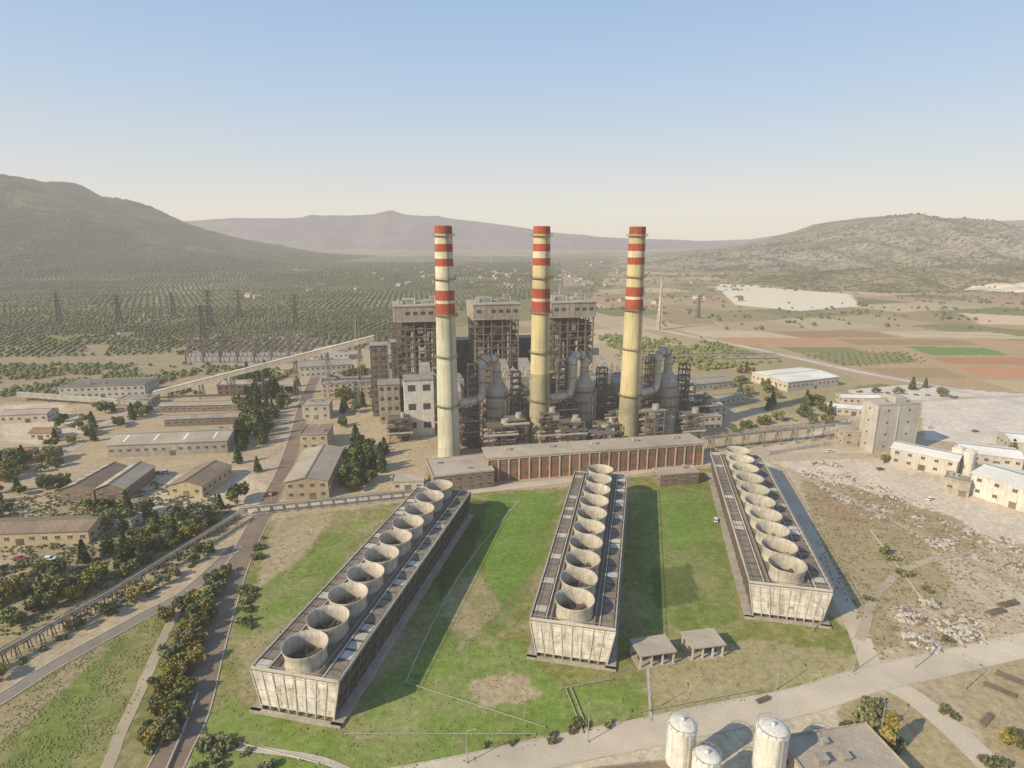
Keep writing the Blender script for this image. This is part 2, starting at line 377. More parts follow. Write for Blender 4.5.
def hillmat(name,a,b,dot,dotamt,sc,whites=()):
    t=NT(name); c=t.mix(t.ramp(t.noise(sc*.2,6,.65,dist=1),.40,.60),a,b)
    c=t.mix(t.ramp(t.noise(sc*.6,6,.75),.50,.56,0,dotamt*.75),c,dot)
    c=t.mix(t.ramp(t.noise(sc*3,3,.8),.50,.56,0,dotamt),c,dot)
    for white in whites:
        cx,cy,rx,ry=white; mp=t.n.new('ShaderNodeMapping'); mp.vector_type='TEXTURE'; mp.inputs['Location'].default_value=(cx,cy,0); mp.inputs['Scale'].default_value=(rx,ry,1000)
        t.l.new(t.geo.outputs['Position'],mp.inputs[0]); ln=t.n.new('ShaderNodeVectorMath'); ln.operation='LENGTH'; t.l.new(mp.outputs[0],ln.inputs[0])
        q=t.math('ADD',ln.outputs['Value'],t.ramp(t.noise(.008,3,.6),.2,.8,-.5,.5))
        wc=t.mix(t.ramp(t.noise(.02,4,.6,(.3,1,6)),.45,.55),(.74,.65,.50),(.58,.48,.34))
        c=t.mix(t.ramp(q,.95,1.0,1,0),c,wc)
    t.l.new(c,t.b.inputs['Base Color']); t.b.inputs['Roughness'].default_value=1; t.b.inputs['Specular IOR Level'].default_value=0
    return t.m
def mountain(name,label,sky_px,Y0,wf,wb,m,rough=.25,nx=260,ny=130,nsc=None):
    pts=[]
    for u,v in sky_px:
        a=(v-384)/FPX; x=(u-512)/FPX; dy=CP-SP*a; dz=-(SP+CP*a); pts.append((x/dy*Y0,H+dz/dy*Y0))
    px=np.array([p[0] for p in pts]); pz=np.array([p[1] for p in pts])
    xs=np.linspace(px[0],px[-1],nx); ts=np.linspace(-1,1,ny); nsc=nsc or wf*.4; V=[]
    for t in ts:
        y=Y0+(t*wf if t<0 else t*wb)
        pr=.5+.5*math.cos(math.pi*t); pr=pr**(1.1); k=math.sin(math.pi*min(1,abs(t)))
        for x in xs:
            z=float(np.interp(x,px,pz)); n=noise.fractal(Vector((x/nsc,y/nsc,Y0*.01)),.7,2.1,7)
            rd=1-abs(noise.noise(Vector((x/nsc*1.6,y/nsc*.5,5+Y0*.01))))*2.6+.4*(1-abs(noise.noise(Vector((x/nsc*4,y/nsc*1.3,9))))*2)
            z2=z*pr*(1+rough*.35*n*(.12+k*1.2))+max(z,20)*rough*.55*(rd-.75)*k
            V.append((x,y,z2-4*(1-pr)-2))
    nxn=nx; i=(np.arange(ny-1)[:,None]*nxn+np.arange(nxn-1)[None,:]).ravel()
    Q=np.stack([i,i+1,i+nxn+1,i+nxn],1); me=fastmesh(name,V,Q,[m]); me.polygons.foreach_set('use_smooth',[True]*len(Q))
    o=link(name,me); o["kind"]="structure"; o["label"]=label; return np.array(V).reshape(ny,nx,3)
HM1=hillmat("forested_slope",(.10,.12,.045),(.19,.175,.085),(.045,.06,.02),.9,.012)
HM2=hillmat("scrub_hill",(.29,.25,.15),(.40,.34,.24),(.10,.105,.045),.8,.014)
HM3=hillmat("far_range",(.15,.14,.15),(.26,.23,.22),(.07,.075,.07),.6,.002)
HM4=hillmat("foothill_scrub",(.24,.20,.105),(.40,.32,.19),(.085,.09,.037),.85,.025,whites=((600,1330,150,110),(1215,1440,150,45),(900,1330,60,25)))
VL=mountain("mountain","wooded mountain slope with bare grey ridge",[(-1400,150),(-700,120),(-300,135),(-100,160),(0,175),(40,185),(85,200),(130,217),(170,231),(230,248),(290,258),(350,268)],3200,1500,2500,HM1,.45,nx=420,ny=150)
mountain("mountain","hazy bluish mountain range beyond the valley",[(100,245),(150,230),(190,222),(250,218),(320,218),(380,213),(430,216),(480,221),(540,231),(600,237),(680,240),(740,243),(780,250)],11000,3500,3000,HM3,.5,nsc=1500)
mountain("mountain","faint distant ridge in haze",[(560,246),(640,240),(700,241),(760,239),(800,232),(850,226),(920,228),(975,222),(1030,220),(1100,216),(1300,225),(1500,240)],14000,3000,3000,HM3,.3)
VR=mountain("mountain","broad rocky hill dotted with scrub",[(600,266),(650,262),(700,252),(760,244),(800,236),(850,222),(890,216),(920,215),(960,220),(1000,228),(1030,234),(1120,246),(1300,250),(1600,262)],3300,1350,2000,HM2,.38)
VF=mountain("hill","low foothill with scrub and pale quarry cut",[(690,293),(760,277),(850,270),(950,266),(1024,262),(1150,262),(1500,270)],1750,480,600,HM4,.45,nsc=180)
# ------------------------------------------------------------ roads
ROADK=[0]
def smoothpts(P,k=6):
    out=[]
    n=len(P)
    for i in range(n-1):
        p0=P[max(i-1,0)];p1=P[i];p2=P[i+1];p3=P[min(i+2,n-1)]
        for j in range(k):
            t=j/k
            out.append(.5*((2*p1)+(p2-p0)*t+(2*p0-5*p1+4*p2-p3)*t*t+(3*p1-p0-3*p2+p3)*t**3))
    out.append(P[-1]); return out
def road(px,wid,m,name="road",label="road",kerb=False,line=False,jit=0):
    ROADK[0]+=1; z=.02+ROADK[0]*.008
    P=smoothpts([G(u,v) for u,v in px]); mb=MB(); L=[]
    for i,p in enumerate(P):
        t=(P[min(i+1,len(P)-1)]-P[max(i-1,0)]).normalized(); nrm=Vector((-t.y,t.x,0)); L.append((p,nrm))
    def strip(o0,o1,z0,z1,mi):
        vs=[];fs=[]
        for i,(p,nr) in enumerate(L):
            j=random.uniform(-jit,jit)
            a=p+nr*(o0+j); b=p+nr*(o1+j)
            vs+=[(a.x,a.y,z0),(b.x,b.y,z1)]
        for i in range(len(L)-1): fs.append((2*i+1,2*i,2*i+2,2*i+3))
        mb.add(vs,fs,mi)
    strip(-wid/2,wid/2,z,z,0)
    if kerb:
        for s in (-1,1):
            o=s*wid/2; o2=s*(wid/2+.35)
            a,b=min(o,o2),max(o,o2)
            strip(a,b,z+.13,z+.13,1)
            strip(a-.002,a,z-.02,z+.13,1); strip(b,b+.002,z+.13,z-.02,1)
    if line:
        for o in (-wid/2+.4,wid/2-.6): strip(o,o+.2,z+.005,z+.005,2)
        for i in range(0,len(L)-1):
            (p,nr),(q,nq)=L[i],L[i+1]; n=int((q-p).length/9)
            for k in range(n):
                a=p.lerp(q,k/n); b=p.lerp(q,(k+.4)/n); w_=.12
                mb.add([(a.x-nr.x*w_,a.y-nr.y*w_,z+.005),(b.x-nr.x*w_,b.y-nr.y*w_,z+.005),(b.x+nr.x*w_,b.y+nr.y*w_,z+.005),(a.x+nr.x*w_,a.y+nr.y*w_,z+.005)],[(0,3,2,1)],2)
    o=mk(name,mb,[m,M_kerb,M_linew]); o["kind"]="structure"; o["label"]=label; return o
road([(300,800),(430,778),(560,750),(640,734),(720,717),(800,701),(868,680),(940,664),(1100,628)],8.5,M_track,label="pale dusty concrete service road",kerb=True)
road([(866,676),(905,692),(948,725),(1010,785)],7,M_track,label="pale concrete side road",kerb=False)
road([(872,672),(852,620),(818,552),(788,492),(768,466),(740,452)],6,M_track,label="dusty track beside cooling towers",jit=.3)
road([(150,800),(172,755),(192,715),(207,660),(222,610),(240,560),(262,515),(285,470),(298,430),(306,400),(318,372),(330,352)],8,M_brroad,label="worn brown access road",kerb=True)
road([(235,514),(330,504),(430,495),(500,488),(620,474),(720,461),(790,451),(870,452)],6,M_track,label="concrete road along the brick hall",kerb=True)
road([(-260,640),(-60,560),(60,523),(150,516),(245,513)],6,M_asph,label="asphalt lane between sheds")
road([(-300,800),(-60,730),(60,662),(140,618),(190,590),(238,545)],4.5,M_asph,label="grey perimeter road",kerb=True)
road([(95,800),(118,740),(145,680),(168,628),(180,605)],3.0,M_dirtroad,name="path",label="narrow dirt path on embankment",jit=.2)
road([(620,322),(680,334),(760,350),(850,370),(940,387),(1060,410),(1300,456)],10,M_pale,label="straight main road across the fields",line=True)
road([(760,455),(880,410),(930,400),(1050,395)],6,M_track,label="pale yard road")
road([(640,300),(700,315),(740,330),(860,331),(1100,340)],5,M_dirtroad,label="farm track",jit=.4)
road([(0,450),(60,455),(110,420),(150,408),(240,402),(300,398)],6,M_dirtroad,label="dirt yard road",jit=.3)
road([(790,470),(850,500),(930,540),(1030,590)],3.5,M_dirtroad,label="dirt track across the rubble ground",jit=.4)
road([(860,640),(880,590),(930,560),(1030,545)],3,M_dirtroad,label="dirt track on bare ground",jit=.4)
road([(0,333),(120,318),(260,308),(400,300),(520,292)],6,M_dirtroad,label="farm track through the olive groves",jit=.5)
road([(100,345),(140,318),(160,295),(170,275)],6,M_dirtroad,label="farm track through the olive groves",jit=.5)
road([(215,745),(320,760),(380,790)],1.8,M_kerb,name="path",label="concrete walkway in grass")
road([(405,684),(432,625),(470,560),(520,500)],.5,M_dirtroad,name="path",label="faint trodden line in grass",jit=.1)
road([(648,668),(651,722)],.8,M_kerb,name="path",label="short concrete path")
road([(870,530),(900,570),(930,610)],1.0,M_kerb,name="path",label="old concrete edging in dirt")
# ------------------------------------------------------------ buildings
def building(A,B,D,h,label,name="building",cat="building",wall=None,roof=None,rt='flat',floors=1,spacing=4.5,win=(1.8,1.5),rise=2.0,ridge='x',vents=2,door=True,z0=0,group=None,winm=None,maxc=26,skyl=0):
    wall=wall or M_cream; roof=roof or M_rf_grey
    a=G(*A);b=G(*B); dv=b-a; L=dv.length; rz=math.atan2(dv.y,dv.x)
    T=thing(name,label,cat,(a.x,a.y,0),rz,group)
    mb=MB(); o=.5
    if rt=='flat':
        mb.hexa([(0,0,-.3),(L,0,-.3),(L,D,-.3),(0,D,-.3),(0,0,h),(L,0,h),(L,D,h),(0,D,h)])
        mk("wall",mb,wall,T)
        r=MB(); r.box(L/2,D/2,h+.153,L+.6,D+.6,.3)
        for (cx,cy,sx_,sy_) in ((L/2,-.15,L+.6,.25),(L/2,D+.15,L+.6,.25)): r.box(cx,cy,h+.55,sx_,sy_,.5,1)
        for cx in (-.15,L+.15): r.box(cx,D/2,h+.55,.25,D+.04,.5,1)
        mk("roof",r,[roof,M_conc],T)
        for i in range(vents):
            v=MB(); sx_=random.uniform(1,2.4); hh=random.uniform(.8,1.8); v.box(0,0,hh/2,sx_,sx_*.8,hh); v.box(0,0,hh+.1,sx_+.4,sx_*.8+.4,.2,1)
            mk("roof_vent",v,[M_galv,M_conc],T,(random.uniform(.15,.85)*L,random.uniform(.25,.75)*D,h+.305))
    else:
        if ridge=='x':
            mb.add([(0,0,-.3),(L,0,-.3),(L,D,-.3),(0,D,-.3),(0,0,h),(L,0,h),(L,D,h),(0,D,h),(0,D/2,h+rise),(L,D/2,h+rise)],
              [(0,3,2,1),(0,1,5,4),(2,3,7,6),(1,2,6,9,5),(3,0,4,8,7),(4,5,9,8),(6,7,8,9)])
            r=MB(); k=rise/(D/2)
            for s in (0,1):
                y0=-o if s==0 else D+o; z0_=h-k*o
                r.hexa([(-o,y0,z0_+.05),(L+o,y0,z0_+.05),(L+o,D/2,h+rise+.05),(-o,D/2,h+rise+.05),(-o,y0,z0_+.3),(L+o,y0,z0_+.3),(L+o,D/2,h+rise+.3),(-o,D/2,h+rise+.3)])
            r.box(L/2,D/2,h+rise+.36,L+1,.7,.16,1)
        else:
            mb.add([(0,0,-.3),(L,0,-.3),(L,D,-.3),(0,D,-.3),(0,0,h),(L,0,h),(L,D,h),(0,D,h),(L/2,0,h+rise),(L/2,D,h+rise)],
              [(0,3,2,1),(0,1,5,8,4),(2,3,7,9,6),(1,2,6,5),(3,0,4,7),(5,6,9,8),(7,4,8,9)])
            r=MB(); k=rise/(L/2)
            for s in (0,1):
                x0=-o if s==0 else L+o; z0_=h-k*o
                r.hexa([(x0,-o,z0_+.05),(L/2,-o,h+rise+.05),(L/2,D+o,h+rise+.05),(x0,D+o,z0_+.05),(x0,-o,z0_+.3),(L/2,-o,h+rise+.3),(L/2,D+o,h+rise+.3),(x0,D+o,z0_+.3)])
            r.box(L/2,D/2,h+rise+.36,.7,D+1,.16,1)
        mk("wall",mb,wall,T); mk("roof",r,[roof,M_rf_dark],T)
        for i in range(skyl):
            s=MB(); f=(i+.5)/skyl
            if ridge=='x':
                k=rise/(D/2); y0=.12*D;y1=.42*D; x=f*L; s.hexa([(x-.6,y0,h+k*y0+.31),(x+.6,y0,h+k*y0+.31),(x+.6,y1,h+k*y1+.31),(x-.6,y1,h+k*y1+.31),(x-.6,y0,h+k*y0+.4),(x+.6,y0,h+k*y0+.4),(x+.6,y1,h+k*y1+.4),(x-.6,y1,h+k*y1+.4)])
            else:
                k=rise/(L/2); x0=.12*L;x1=.4*L; y=f*D; s.hexa([(x0,y-.6,h+k*x0+.31),(x1,y-.6,h+k*x1+.31),(x1,y+.6,h+k*x1+.31),(x0,y+.6,h+k*x0+.31),(x0,y-.6,h+k*x0+.4),(x1,y-.6,h+k*x1+.4),(x1,y+.6,h+k*x1+.4),(x0,y+.6,h+k*x0+.4)])
            mk("skylight",s,M_rf_white,T)
    wm=MB(); wm.box(0,0,0,win[0],.08,win[1],0); 
    wm.box(0,-.04,win[1]/2+.06,win[0]+.25,.16,.12,1); wm.box(0,-.05,-win[1]/2-.06,win[0]+.25,.2,.12,1); wm.box(0,-.05,0,.09,.03,win[1],1)
    w0=mk("window",wm,[winm or M_glass,M_pale],T); wme=w0.data; first=True
    fh=h/floors; pos=[]
    nc=min(maxc,max(1,int(L/spacing)))
    for fl in range(floors):
        z=fl*fh+fh*.55
        for i in range(nc):
            if fl==0 and door and i==nc//2: continue
            pos.append(((i+.5)*L/nc,-.05,z,0))
    nd=min(12,max(1,int(D/spacing))); left=(a.x+b.x)/2>0
    for fl in range(floors):
        z=fl*fh+fh*.55
        for i in range(nd):
            pos.append((-.05,(i+.5)*D/nd,z,-math.pi/2) if left else (L+.05,(i+.5)*D/nd,z,math.pi/2))
    for i,(x,y,z,r_) in enumerate(pos[:100]):
        if first: w0.location=(x,y,z); w0.rotation_euler=(0,0,r_); first=False
        else: link("window",wme,T,(x,y,z),r_)
    if door:
        dm=MB(); dw=min(3.0,spacing*.7); dh=min(3.0,fh*.8); dm.box(0,0,dh/2,dw,.1,dh); dm.box(0,-.03,dh+.08,dw+.3,.18,.16,1)
        mk("door",dm,[M_steel,M_conc],T,((nc//2+.5)*L/nc,-.06,0))
    return T,L
# west workshops
building((108,458),(228,453),24,7.5,"long low workshop with weathered beige gable roof","workshop","workshop",M_conc,M_rf_beige,'gable',rise=2.4,skyl=4)
building((63,501),(95,501),28,6,"open shed with rusty brown gable roof and skylights","shed","shed",M_brown,M_rf_brown,'gable',ridge='y',rise=2.6,skyl=5)
building((97,501),(127,500),28,6,"shed with beige patched gable roof beside its twin","shed","shed",M_brown,M_rf_beige,'gable',ridge='y',rise=2.6,skyl=3)
building((170,496),(203,497),27,5.5,"narrow shed with rusty brown roof and ochre wall","shed","shed",M_yellow,M_rf_brown,'gable',ridge='y',rise=2.4)
building((286,500),(329,498),46,9,"long grey-roofed building with ochre end wall","office_building","building",M_yellow,M_rf_beige,'gable',ridge='y',rise=2,floors=2)
building((301,450),(328,449),20,9,"ochre two-storey building with brown roof","office_building","building",M_yellow,M_rf_brown,'flat',floors=2)
building((303,420),(330,419),14,10,"beige service building beside the access road","service_building","building",M_cream,M_rf_beige,'flat',floors=2)
building((-50,548),(90,543),14,5.5,"long low shed with rusty roof by the lane","shed","shed",M_yellow,M_rf_brown,'gable',rise=1.8)
building((60,399),(146,396),26,9,"long workshop with dark flat roof and pale front","workshop","workshop",M_pale,M_rf_dark,'flat',floors=2)
building((118,407),(152,406),14,5,"small dark-roofed annex near the workshop","annex","building",M_conc,M_rf_grey,'flat')
building((218,396),(268,393),16,8,"pale two-storey block near the conveyor","service_building","building",M_yellow,M_rf_beige,'flat',floors=2)
building((160,413),(240,411),9,5,"narrow grey-roofed storage shed","storage_shed","shed",M_brown,M_rf_grey,'gable',rise=1.4)
building((165,427),(238,424),9,5,"narrow grey-brown storage shed","storage_shed","shed",M_brown,M_rf_grey,'gable',rise=1.4)
building((0,424),(48,422),14,6,"beige shed beside spoil yard","storage_shed","shed",M_cream,M_rf_beige,'gable',rise=1.6)
building((5,462),(30,461),9,4.5,"small house with clay tile roof","house","house",M_pale,M_tile,'gable',rise=1.8)
building((30,440),(52,440),9,4.5,"small house with clay tile roof","house","house",M_cream,M_tile,'gable',rise=1.8)
building((106,528),(132,529),7,3.5,"little flat-roofed hut among trees","hut","hut",M_pale,M_rf_dark,'flat',vents=0)
building((322,398),(372,395),20,11,"beige plant building behind trees","plant_building","building",M_cream,M_rf_grey,'flat',floors=3)
building((300,378),(352,375),22,10,"pale blue-grey coal handling building","plant_building","building",M_pale,M_rf_grey,'gable',rise=3,floors=2)
building((314,362),(349,360),26,9,"pale gabled coal store behind the plant","plant_building","building",M_white,M_rf_grey,'gable',ridge='y',rise=3)
building((392,491),(424,490),9,4.5,"small cream hut by the road","hut","hut",M_cream,M_rf_beige,'flat',vents=0)
building((434,494),(494,487),24,8.5,"low brown brick annex with beige roof","annex","building",M_brown,M_rf_beige,'flat',floors=2)
building((660,487),(698,484),9,6,"small rusty brown hut beside the brick hall","hut","hut",M_brown,M_rf_beige,'flat',vents=1)
building((684,421),(726,418),18,8,"cream flat-roofed substation building","substation_building","building",M_cream,M_rf_beige,'flat',floors=2)
building((692,392),(733,388),20,6,"dark-roofed low store building","storage_shed","shed",M_conc,M_rf_grey,'gable',rise=1.6)
building((700,408),(745,402),10,5,"low grey-roofed store beside the substation","storage_shed","shed",M_pale,M_rf_grey,'gable',rise=1.4)
# east
building((787,392),(838,386),40,8,"cream warehouse with bright white roof","warehouse","warehouse",M_cream,M_rf_white,'gable',rise=1.6,ridge='x')
building((828,414),(872,417),13,5,"small depot with white roof","depot","building",M_cream,M_rf_white,'gable',rise=1.2)
building((842,404),(880,405),12,5,"small depot with white roof","depot","building",M_cream,M_rf_white,'gable',rise=1.2)
building((842,446),(866,447),12,9,"beige crusher house beside the block","crusher_house","building",M_conc,M_rf_beige,'flat',floors=2)
T,L=building((872,453),(913,451),13,28.5,"broad plain pale concrete silo block","silo_block","industrial building",M_grey,M_grey,'flat',floors=4,spacing=11,win=(1.2,1.2))
for i in (0,2,4):
    mb=MB(); mb.box(i*L/4,-.2,14.2,.5,.35,28.4); mk("pilaster",mb,M_grey,T)
mb=MB(); mb.box(L*.6,6,30.6,7,7,3.4); mk("roof_house",mb,M_grey,T)
building((889,463),(955,478),15,9,"long pale factory hall with windows","factory_hall","factory",M_pale,M_rf_white,'gable',floors=2,rise=1.5,spacing=6)
building((942,492),(968,498),10,7,"beige pump annex between halls","annex","building",M_conc,M_rf_grey,'flat',floors=1)
building((968,494),(1060,524),24,11,"long pale factory hall with ribbed walls","factory_hall","factory",M_white,M_rf_white,'gable',floors=2,rise=2,spacing=7)
building((960,462),(1022,470),20,6,"factory shed with broad white roof","factory_shed","factory",M_pale,M_rf_white,'gable',rise=1.6)
building((1010,455),(1080,462),22,8,"factory shed with broad pale roof","factory_shed","factory",M_cream,M_rf_white,'gable',rise=1.6)
# foreground
building((812,808),(905,792),13,5.5,"low beige-roofed pump house with pale parapet","pump_house","building",M_cream,M_rf_beige,'flat',vents=3)
building((600,812),(682,802),7,3.5,"low flat-roofed service hut by the road","service_hut","hut",M_cream,M_rf_brown,'flat',vents=1)
# brick hall
def brick_hall():
    a=G(488,482);b=G(702,465); dv=b-a; L=dv.length; rz=math.atan2(dv.y,dv.x); D=16;h=12.5
    T=thing("brick_hall","long red brick hall with concrete pilasters and pale roof","industrial hall",(a.x,a.y,0),rz)
    mb=MB(); mb.hexa([(0,0,-.3),(L,0,-.3),(L,D,-.3),(0,D,-.3),(0,0,h),(L,0,h),(L,D,h),(0,D,h)]); mk("wall",mb,M_brick,T)
    r=MB(); r.box(L/2,D/2,h+.25,L+1.2,D+1.2,.5); mk("roof",r,M_rf_beige,T)
    n=22; p=MB(); p.box(0,-.2,5.9,.6,.4,11.8); me=None
    for i in range(n+1):
        if me is None: me=mk("pilaster",p,M_cream,T,(i*L/n,0,0)).data
        else: link("pilaster",me,T,(i*L/n,0,0))
    c=MB(); c.box(L/2,-.15,12.1,L+.4,.5,.8); mk("cornice",c,M_cream,T)
    wd=MB(); ww=L/n*.56; wd.box(0,0,0,ww,.1,2.6); 
    for k in range(4): wd.box(-ww/2+k*ww/3,-.07,0,.1,.05,2.6,1)
    wd.box(0,-.07,0,ww,.05,.1,1); me=None
    for i in range(n):
        for z in (3.2,9.0):
            if (i*7+int(z))%5==0: continue
            if me is None: me=mk("window",wd,[M_brown,M_steeld],T,((i+.5)*L/n,-.06,z)).data
            else: link("window",me,T,((i+.5)*L/n,-.06,z))
    for i in range(5):
        v=MB(); v.box(0,0,.7,3,2,1.4); mk("roof_vent",v,M_conc,T,((i+.5)*L/5,D*.6,h+.52))
brick_hall()
# ------------------------------------------------------------ chimneys
def chimney(x,y,low,hi,label,lowm=4):
    T=thing("chimney",label,"chimney",(x,y,0),0,"tall striped power station chimneys")
    Ht=127; R=lambda z:6.4-(6.4-4.6)*(z/Ht)**.9
    bands=[(0,low,lowm),(low,81,3 if hi=='y' else 4),(81,87,1),(87,88.6,2),(88.6,94,1),(94,106.5,2 if hi=='w' else 3),(106.5,110.5,1),(110.5,114,2),(114,118,1),(118,123,2 if hi=='w' else 3),(123,127,1)]
    mb=MB(); prof=[];mis=[]
    for z0,z1,m in bands:
        n=max(1,int((z1-z0)/8))
        for k in range(n):
            prof.append((R(z0+(z1-z0)*k/n),z0+(z1-z0)*k/n)); mis.append(m)
    prof.append((R(127),127)); prof+= [(R(127)-.6,127.3),(R(127)-.7,115)]; mis+=[1,0]
    mb.lathe(prof,n=48,mis=mis)
    mk("shaft",mb,[M_steeld,M_stripe_r,M_stripe_w,M_chy,M_chw,M_cho],T,smooth=False)
    for z in (30,58,80.5,99.5,122):
        p=MB(); r=R(z); p.lathe([(r,z),(r+1.3,z),(r+1.3,z+.2),(r,z+.2)],n=32)
        for k in range(24):
            a=2*math.pi*k/24; p.beam(((r+1.25)*math.cos(a),(r+1.25)*math.sin(a),z),((r+1.25)*math.cos(a),(r+1.25)*math.sin(a),z+1.3),.1)
        p.lathe([(r+1.2,z+1.2),(r+1.32,z+1.2),(r+1.32,z+1.3),(r+1.2,z+1.3)],n=32)
        mk("platform",p,M_steel,T)
    l=MB(); a=math.radians(-60)
    for s in (-.35,.35): l.beam((6.9*math.cos(a)+s,6.9*math.sin(a),1),(5.1*math.cos(a)+s,5.1*math.sin(a),126),.12)
    for z in range(2,126,2):
        f=(z-1)/125; rr=6.9+(5.1-6.9)*f; l.beam((rr*math.cos(a)-.35,rr*math.sin(a),z),(rr*math.cos(a)+.35,rr*math.sin(a),z),.08)
    mk("ladder",l,M_steeld,T)
CH=[(-36,323),(16.2,334.5),(70.5,346)]
chimney(*CH[0],78,'w',"tall chimney, red and white bands above pale greenish concrete")
chimney(*CH[1],46,'y',"tall chimney, faded yellow shaft with olive-brown stained base",5)
chimney(*CH[2],30,'y',"tall chimney, red and white bands above faded yellow concrete",5)
# ------------------------------------------------------------ cooling towers
def cooling(nx_,ny_,axis_ang,length,label,nf=10):
    T=thing("cooling_tower",label,"cooling tower",(nx_,ny_,0),axis_ang,"rows of mechanical draught cooling towers")
    hb,ht,h=10.2,12.4,12.0; L=length
    mb=MB(); mb.hexa([(-hb+1.2,.8,-.2),(hb-1.2,.8,-.2),(hb-1.2,L-.8,-.2),(-hb+1.2,L-.8,-.2),(-ht+1.2,.8,h-.5),(ht-1.2,.8,h-.5),(ht-1.2,L-.8,h-.5),(-ht+1.2,L-.8,h-.5)])
    mk("fill_casing",mb,M_steeld,T)
    for y0,y1 in ((0,.5),(L-.5,L)):
        e=MB(); e.hexa([(-hb,y0,1.6),(hb,y0,1.6),(hb,y1,1.6),(-hb,y1,1.6),(-ht+.05,y0,h-.4),(ht-.05,y0,h-.4),(ht-.05,y1,h-.4),(-ht+.05,y1,h-.4)],0)
        yy=y0-.08 if y0==0 else y1+.08
        for k in range(9):
            f=-1+2*k/8; e.beam((f*hb,yy,0),(f*ht,yy,h-.3),.22 if k%2 else .32,1)
        for z in (1.6,6.2,11.2):
            ww=hb+(ht-hb)*z/h; e.beam((-ww,yy-.05,z),(ww,yy-.05,z),.2,1)
        for k in range(7):
            x=random.uniform(-hb+1.5,hb-1.5); z=random.uniform(2.4,9); e.box(x,yy+.02,z,random.uniform(.8,2.2),.1,random.uniform(.6,2),random.choice([1,2]))
        mk("end_wall",e,[M_endw,M_pale,M_conc],T)
    for s in (-1,1):
        lv=MB(); nsl=11
        for i in range(nsl):
            z=1.2+i*(h-2)/nsl; xx=s*(hb+(ht-hb)*z/h)
            lv.hexa([(xx,0.2,z-.28),(xx,L-.2,z-.28),(xx-s*1.1,L-.2,z+.35),(xx-s*1.1,.2,z+.35),(xx,0.2,z-.18),(xx,L-.2,z-.18),(xx-s*1.1,L-.2,z+.45),(xx-s*1.1,.2,z+.45)])
        n=int(L/5.75)
        for k in range(n+1):
            y=.3+k*(L-.6)/n; lv.beam((s*(hb+.15),y,0),(s*(ht+.15),y,h-.1),.36,1)
            if k<n and k%2==0: lv.beam((s*(hb+.12),y,0),(s*(ht+.12),y+(L-.6)/n,h-.2),.16,1)
        for z in (4,8): 
            xx=s*(hb+(ht-hb)*z/h+.15); lv.beam((xx,0,z),(xx,L,z),.22,1)
        mk("louvre",lv,[M_louv,M_steel],T)
    b=MB(); 
    for s in (-1,1): b.box(s*(hb+1.3),L/2,.35,3,L+3,.7)
    b.box(0,-1.2,.35,2*hb+5.6,1.2,.7)
    mk("basin_kerb",b,M_conc,T)
    dk=MB(); dk.box(0,L/2,h-.2,2*ht,L,.4,0)
    for s in (-1,1):
        dk.box(s*(ht-.1),L/2,h+.25,.3,L,.9,1); dk.box(s*(ht-4.6),L/2,h+.28,.3,L-.6,.6,1); 
        n=nf*3
        for k in range(n):
            y=(k+.5)*L/n; dk.box(s*(ht-2.4),y,h+.16,3.3,L/n-.7-random.random()*.6,.36,0 if random.random()<.8 else 1)
            dk.box(s*(ht-2.4),y+L/n/2,h+.2,4.2,.3,.5,2)
    for y in (.15,L-.15): dk.box(0,y,h+.3,2*ht-.4,.3,.9,1)
    mk("deck",dk,[M_deck,M_pale,M_steel],T)
    rl=MB()
    for s in (-1,1):
        rl.beam((s*ht,0,h+1.7),(s*ht,L,h+1.7),.1)
        for k in range(int(L/3)+1): rl.beam((s*ht,k*3,h+.5),(s*ht,k*3,h+1.7),.09)
    for y in (0,L): rl.beam((-ht,y,h+1.7),(ht,y,h+1.7),.1)
    mk("railing",rl,M_galv,T)
    for s in (-1,1):
        pp=MB(); pp.tube([(s*(ht-6.1),1,h+.6),(s*(ht-6.1),L-1,h+.6)],.32,8); mk("water_pipe",pp,M_steel,T)
    st=MB(); st.lathe([(5.35,0),(5.12,1.2),(5.1,2.0),(5.35,3.4),(5.78,5.0),(5.93,5.0),(5.93,4.75),(5.52,3.4),(5.3,2.0),(5.32,1.2),(5.55,0)],n=48)
    fn=MB(); fn.cyl((0,0,.4),(0,0,1.3),.75,.6,12)
    for k in range(6):
        a=2*math.pi*k/6; c,s_=math.cos(a),math.sin(a); q=.4
        fn.hexa([(c*.6+s_*q,s_*.6-c*q,.7),(c*4.8+s_*q*.7,s_*4.8-c*q*.7,.8),(c*4.8-s_*q*.7,s_*4.8+c*q*.7,1.0),(c*.6-s_*q,s_*.6+c*q,1.1),
                 (c*.6+s_*q,s_*.6-c*q,.78),(c*4.8+s_*q*.7,s_*4.8-c*q*.7,.88),(c*4.8-s_*q*.7,s_*4.8+c*q*.7,1.08),(c*.6-s_*q,s_*.6+c*q,1.18)])
    fn.lathe([(5.05,.02),(0.01,.02)],n=24)
    sme=fme=None
    for i in range(nf):
        y=(i+.5)*L/nf
        if sme is None:
            so_=mk("fan_stack",st,M_stack,T,(0,y,h),0,True); sme=so_.data; fo=mk("fan",fn,M_louv,so_); fme=fo.data
        else:
            so_=link("fan_stack",sme,T,(0,y,h),i*.21); link("fan",fme,so_,(0,0,0),i*.4)
AX=-math.atan(.218)
cooling(-55.6,130.5,AX,119,"long timber cooling tower bank with ten round fan stacks")
cooling(17.3,151.0,AX,117,"cooling tower bank with stained white end wall and fan stacks")
cooling(89.0,170.3,AX,124,"cooling tower bank with ten fan stacks beside dirt track")
